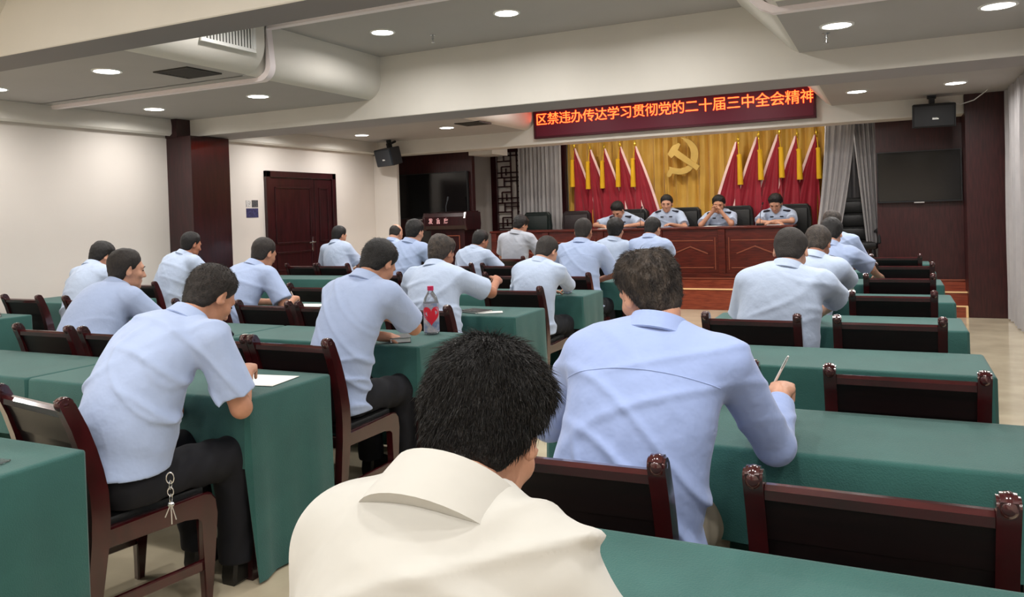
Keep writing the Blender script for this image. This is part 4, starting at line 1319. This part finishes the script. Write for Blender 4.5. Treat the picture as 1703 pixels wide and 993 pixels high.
        dirn = nn_ * .5 + fl * .95 + rs.normal(0, .25, base.shape)
        dirn /= np.linalg.norm(dirn, axis=1, keepdims=True)
        ln = (th * .95 * f_ * rs.uniform(.5, 1.35, len(base)))[:, None]
        sd = np.cross(dirn, rs.normal(0, 1, base.shape)); sd /= np.linalg.norm(sd, axis=1, keepdims=True)
        wd = .0006
        b0 = base - nn_ * .003
        midp = b0 + dirn * ln * .6; tip = b0 + dirn * ln + fl * ln * .35
        s2 = np.cross(dirn, sd)
        V4 = np.stack([b0 + sd * wd, b0 - sd * wd * .5 + s2 * wd * .87, b0 - sd * wd * .5 - s2 * wd * .87,
                       midp + sd * wd * .8, midp - sd * wd * .4 + s2 * wd * .7, midp - sd * wd * .4 - s2 * wd * .7, tip], 1).reshape(-1, 3)
        k = np.arange(len(base))[:, None] * 7
        tri = np.concatenate([k + np.array(x)[None] for x in ((0, 1, 4), (0, 4, 3), (1, 2, 5), (1, 5, 4), (2, 0, 3), (2, 3, 5), (3, 4, 6), (4, 5, 6), (5, 3, 6))])
        so_ = np_obj('hair_strands', V4, tri, M[hm], ho, smooth=False); so_['kind'] = 'stuff'
    # ---- eyes, brows
    hm4 = Matrix(((fr[0], ff[0], fu[0], 0), (fr[1], ff[1], fu[1], 0), (fr[2], ff[2], fu[2], 0), (0, 0, 0, 1)))
    T4 = Matrix.Translation(Vector(tuple(H - org))) @ hm4 @ Matrix.Scale(hs, 4)
    for s in (-1, 1):
        bm = bmesh.new(); bmesh.ops.create_uvsphere(bm, u_segments=10, v_segments=6, radius=1)
        bm.transform(T4 @ Matrix.Translation((s * .032, .083, .007)) @ Matrix.Diagonal((.014, .008, .0045, 1)))
        bm_obj('eye', bm, M['eye'], t, True)
        bm = bmesh.new(); add_tube(bm, [(s * .016, .094, .027), (s * .032, .094, .033), (s * .050, .082, .028)], [.003, .0042, .002], 6)
        bm.transform(T4); bm_obj('eyebrow', bm, M[hm] if hm != 'hair_short' else M['hair'], t, True)
    return dict(obj=t, WR=WR, WL=WL, ER=ER, EL=EL, hands=hands, N=N, SR=SR, SL=SL)
HN = ('normal', .012, None, 'hair')
# ---- nearest people
p1 = person('nearest man in an off white polo, black haired head bowed, back to the viewer', (-.515, .66), (-.512, .96, 1.174), face=(4, 40, 0), polo=True, sleeve='poloshort', w=.80, nk=.03, hs=.875, vox=.0055,
       hair=('normal', .018, None, 'hair'), strands=22000, seed=1, slump=.05, RH=(-.27, 1.10, .80), RE=(-.12, .86, .62), LH=(-.68, 1.12, .80), LE=(-.78, .9, .5), shirt=1)
p2 = person('man in long sleeved strong blue shirt holding a pen upright', (-.68, 2.02), (-.635, 2.22, 1.238), face=(46, 24, -6), hs=.96, sleeve='long', w=1.14, vox=.006, trousers='khaki',
       hair=('normal', .012, .035, 'hair_grey', -.05), strands=14000, seed=2, shirt=2, RH=(-.325, 2.60, .88), RE=(-.22, 2.2, .5), al=1.14, yoke=True, LH=(-.80, 2.50, .80), rh='write', belly=.015, hem=.60, slump=.05, skin=1)
p3 = person('man in light blue short sleeves writing in the left foreground, keys on belt', (-2.60, 1.97), (-2.51, 2.36, 1.175), face=(-4, 40, 0), w=1.0, vox=.006, seed=3, shirt=0,
       hair=('normal', .010, None, 'hair_short'), strands=8000, wr=1.6, RH=(-2.44, 2.47, .85), RE=(-2.12, 2.05, .70), hem=.575,  LH=(-2.74, 2.50, .62), LE=(-2.9, 2.0, .6), rh='write', lh='hang', epaul='epaulette', belly=.03, slump=.10, skin=0)
p4 = person('man in light blue shirt with deeply bowed head beside the red drink bottle', (-2.62, 3.26), (-2.52, 3.55, 1.225), face=(-6, 42, 0), w=.98, vox=.007, seed=4, shirt=0, RH=(-2.58, 3.76, .90), RE=(-2.22, 3.75, .68), hair=('normal', .012, None, 'hair'), strands=2500, skin=0, slump=.05)
p5 = person('man in pale blue shirt with pale shoulder straps and bare elbow out', (-2.80, 4.60), (-2.89, 4.84, 1.21), face=(-4, 30, 0), w=1.05, vox=.008, seed=5, shirt=1, RH=(-2.64, 5.20, .98), RE=(-2.36, 5.25, .74), wr=1.4, hair=('normal', .014, .045, 'hair_grey', -.03), epaul='epaulette_light', skin=2, slump=.05, rh='face')
p6 = person('man in pale blue shirt with rolled long sleeves and short brown hair', (-2.66, 5.84), (-2.58, 6.02, 1.15), face=(-12, 38, 0), w=.98, vox=.009, seed=6, shirt=1, sleeve='rolled', wr=1.7, RH=(-2.56, 6.42, .80), RE=(-2.15, 6.1, .74), hair=('normal', .008, None, 'hair_short'), skin=1, slump=.05)
p7 = person('broad man in light blue shirt with cropped brown hair, upright before the stage desk', (-2.73, 7.14), (-2.72, 7.28, 1.28), face=(0, 18, 0), w=1.1, yoke=True, vox=.009, seed=7, shirt=0, hair=('normal', .007, None, 'hair_short'), skin=2, belly=.02, epaul='epaulette')
p8 = person('slim black haired man in pale blue shirt right of the broad cropped haired man', (-2.90, 8.42), (-2.79, 8.50, 1.255), face=(0, 12, 0), RE=(-2.8,8.5,.6), w=.86, vox=.010, seed=8, shirt=1, hair=('normal', .016, None, 'hair'), skin=1, epaul='epaulette')
p9 = person('man in light blue shirt resting his elbow on the tall green table', (-2.38, 8.40), (-2.38, 8.55, 1.255), face=(-14, 30, 0), w=1.0, vox=.010, seed=9, shirt=0, RH=(-2.35, 9.0, .90), RE=(-1.9, 8.6, .80), hair=('normal', .009, None, 'hair'), skin=0, tbl=.86)
p10 = person('man in pale grey shirt with tousled black hair bowed below the lattice screen', (-4.62, 9.70), (-4.52, 9.68, 1.31), face=(-26, 34, 0), w=1.1, vox=.010, seed=10, shirt=3, hair=('normal', .018, None, 'hair'), skin=0, tbl=.8)
p11 = person('man with dark short hair bent very low over his table below the lectern', (-4.66, 8.40), (-4.56, 8.58, 1.15), face=(-24, 30, 0), w=.98, vox=.010, seed=11, shirt=1, hair=('normal', .012, None, 'hair'), skin=2, epaul='epaulette', slump=.04)
p12 = person('man with thick black hair in light blue shirt below the left wall screen', (-4.80, 7.14), (-4.66, 7.26, 1.31), face=(-8, 20, 0), w=1.0, vox=.010, seed=12, shirt=0, hair=('normal', .015, None, 'hair'), skin=1)
p13 = person('bald man in light blue mostly hidden behind the black haired man at the left screen', (-5.80, 8.42), (-5.80, 8.58, 1.265), face=(0, 30, 0), w=1.0, vox=.011, seed=13, shirt=0, hair=('high', .004, .10, 'hair_short', -.01), skin=1)
p14 = person('man in pale blue shirt with short black hair before the double door', (-6.55, 8.42), (-6.70, 8.56, 1.255), face=(-12, 22, 0), w=1.02, vox=.010, seed=14, shirt=1, hair=('normal', .010, None, 'hair'), skin=0, epaul='epaulette')
p15 = person('man in light blue shirt with clasped writing hand in the middle block', (-4.72, 4.60), (-4.62, 4.92, 1.215), face=(-6, 24, 0), w=1.0, vox=.008, seed=15, shirt=0, RH=(-4.44, 5.04, .83), RE=(-4.2, 4.7, .70), hair=('normal', .008, None, 'hair_short'), skin=0, rh='write', slump=.06)
p16 = person('thickset man in light blue shirt seen in profile with shaved sides at the left', (-4.62, 3.26), (-4.60, 3.62, 1.185), face=(-22, 10, 0), w=1.12, hs=1.05, vox=.008, seed=16, shirt=0, hair=('normal', .011, None, 'hair_short'), skin=1, epaul='epaulette', belly=.05, slump=.06)
p17 = person('dark haired man farthest left, bowed behind the thickset man', (-6.42, 4.60), (-6.58, 4.92, 1.20), face=(-4, 34, 0), w=1.0, vox=.009, seed=17, shirt=1, hair=('normal', .016, None, 'hair'), skin=1, slump=.07)
p18 = person('man in pale blue shirt looking right before the dark wooden column', (-6.92, 5.86), (-6.76, 6.12, 1.255), face=(-12, 18, 0), w=1.02, vox=.009, seed=18, shirt=1, hair=('normal', .012, None, 'hair'), skin=2, slump=.06, epaul='epaulette')
p19 = person('broad balding man in pale blue shirt, nearest in the right column before the stage', (-.62, 4.60), (-.52, 4.78, 1.21), face=(-6, 34, 0), w=1.16, hs=1.07, vox=.008, seed=19, shirt=1, hair=('normal', .008, .075, 'hair_short', .0), skin=1, RH=(-.42, 5.12, .80), RE=(-.05, 5.2, .80), LH=(-.72, 5.05, .80), LE=(-.95, 4.7, .6), belly=.04, hem=.52, slump=.04)
p20 = person('second man of the right column, face bent down beside the balding head', (-.60, 5.86), (-.47, 6.00, 1.19), face=(-10, 36, 0), w=1.0, vox=.009, seed=20, shirt=1, hair=('normal', .010, None, 'hair_grey'), skin=2, epaul='epaulette', RH=(-.32, 6.50, .84), rh='clasp')
p21 = person('third man of the right column with dark hair and outstretched right arm', (-.58, 7.14), (-.46, 7.26, 1.215), face=(-6, 34, 0), w=1.05, vox=.009, seed=21, shirt=0, hair=('normal', .014, None, 'hair'), skin=1, RH=(-.1, 7.65, .82), RE=(.15, 7.2, .76))
p22 = person('grey haired man farthest in the right column near the armchair', (-.52, 8.42), (-.53, 8.56, 1.275), face=(-4, 26, 0), w=1.05, vox=.010, seed=22, shirt=0, hair=('normal', .010, .05, 'hair_grey', -.02), skin=1)
# ---- officers on the stage
sz = .43
s1 = person('stage officer bent low over his papers, leftmost at the desk', (-3.95, 12.50), (-3.99, 12.30, 1.47), face=(-14, 44, 0), body_yaw=180, w=1.05, vox=.0075, seed=31, shirt=1, hair=('normal', .018, None, 'hair'), skin=1, epaul='epaulette', seatz=sz, RH=(-4.17, 12.08, 1.225), LH=(-3.75, 12.06, 1.225), RE=(-4.6, 12.2, 1.2), LE=(-3.3, 12.2, 1.2), hs=1.06, badge=True)
s2 = person('stage officer sitting upright under the emblem', (-3.20, 12.56), (-3.215, 12.42, 1.555), face=(8, 14, 0), body_yaw=180, w=1.08, vox=.0075, seed=32, shirt=1, hair=('normal', .013, None, 'hair'), skin=1, epaul='epaulette', seatz=sz, RH=(-3.42, 12.1, 1.225), LH=(-3.05, 12.1, 1.225), hs=1.06, badge=True, slump=.02)
s3 = person('stage officer with both hands raised to his face', (-2.38, 12.52), (-2.385, 12.36, 1.515), face=(4, 16, 0), body_yaw=180, w=1.05, vox=.0075, seed=33, shirt=1, hair=('normal', .015, None, 'hair'), skin=0, epaul='epaulette', seatz=sz, RH=(-2.46, 12.20, 1.40), LH=(-2.33, 12.20, 1.42), RE=(-2.62, 12.0, 1.18), LE=(-2.18, 12.0, 1.18), rh='face', lh='face', hs=1.06, badge=True, slump=.03)
s4 = person('stage officer with folded arms looking down, rightmost at the desk', (-1.52, 12.54), (-1.545, 12.36, 1.50), face=(-6, 34, 0), body_yaw=180, w=1.12, vox=.0075, seed=34, shirt=1, hair=('normal', .017, None, 'hair'), skin=1, epaul='epaulette', seatz=sz, RH=(-1.54, 12.10, 1.225), LH=(-1.52, 12.07, 1.24), RE=(-2.1, 12.25, 1.2), LE=(-1.0, 12.25, 1.2), hs=1.06, badge=True, slump=.04)

# ---- things they hold or wear
def pen(label, a, b, m=None, r=.0042):
    t = empty('pen', tuple(a), 0, label, 'pen')
    d = Vector(b) - Vector(a)
    bm = bmesh.new(); add_tube(bm, [(0, 0, 0), tuple(d * .08), tuple(d * .94), tuple(d)], [.001, r, r, r * .7], 10); bm_obj('barrel', bm, m or M['white'], t, True)
    bm = bmesh.new(); add_tube(bm, [tuple(d * .62 + Vector((.0, -.006, .002))), tuple(d * .97 + Vector((0, -.006, .002)))], .0014, 6); bm_obj('clip', bm, M['steel'], t, True)
def handpt(p, k=.09, n=.03, s=.02, i=0):
    W, a, nn_, sd, mode = p['hands'][i]; return W + a * k + nn_ * n + sd * s
h = handpt(p2, .075, .0, .03)
pen('white pen held upright between the fingers of the man in the strong blue shirt', h + np.array((-.01, .03, -.02)), h + np.array((.055, -.035, .105)))
h = handpt(p3, .09, .03, .02)
pen('white pen in the hand of the man writing in the left foreground', h + np.array((.005, .03, -.012)), h + np.array((.03, -.04, .07)))
h = handpt(p15, .09, .03, .02)
pen('pen in the clasped writing hand of the man in the middle block', h + np.array((.005, .03, -.012)), h + np.array((.01, -.03, .08)))
# keys on the belt of the left foreground man
kx, ky, kz = -2.305, 1.955, .60
t = empty('key_ring', (kx, ky, kz), 0, 'bunch of steel keys on a chain hanging from the belt of the left foreground man', 'keys')
def torus(bm, c, r, rr, rot):
    n, m_ = 16, 6
    vs = []
    for i in range(n):
        a = 2 * math.pi * i / n
        for j in range(m_):
            b_ = 2 * math.pi * j / m_
            p = Vector(((r + rr * math.cos(b_)) * math.cos(a), rr * math.sin(b_), (r + rr * math.cos(b_)) * math.sin(a) * 1.5))
            p.rotate(Matrix.Rotation(rot, 3, 'Z')); vs.append(bm.verts.new(p + Vector(c)))
    for i in range(n):
        for j in range(m_):
            bm.faces.new((vs[i * m_ + j], vs[((i + 1) % n) * m_ + j], vs[((i + 1) % n) * m_ + (j + 1) % m_], vs[i * m_ + (j + 1) % m_]))
for k in range(4):
    bm = bmesh.new(); torus(bm, (0, 0, -.012 - k * .024), .010 if k else .013, .0018, (k % 2) * 1.4 + .6); bm_obj('link', bm, M['steel'], t, True)
for k, (dx, dy, l) in enumerate(((.0, .0, .075), (-.02, -.01, .05), (.012, .01, .06))):
    bm = bmesh.new(); add_tube(bm, [(0, 0, -.10), (dx, dy, -.10 - l)], .0026, 6); bmesh.ops.create_uvsphere(bm, u_segments=8, v_segments=6, radius=.009, matrix=Matrix.Translation((dx * .2, dy * .2, -.105))); bm_obj('key', bm, M['steel'], t, True)
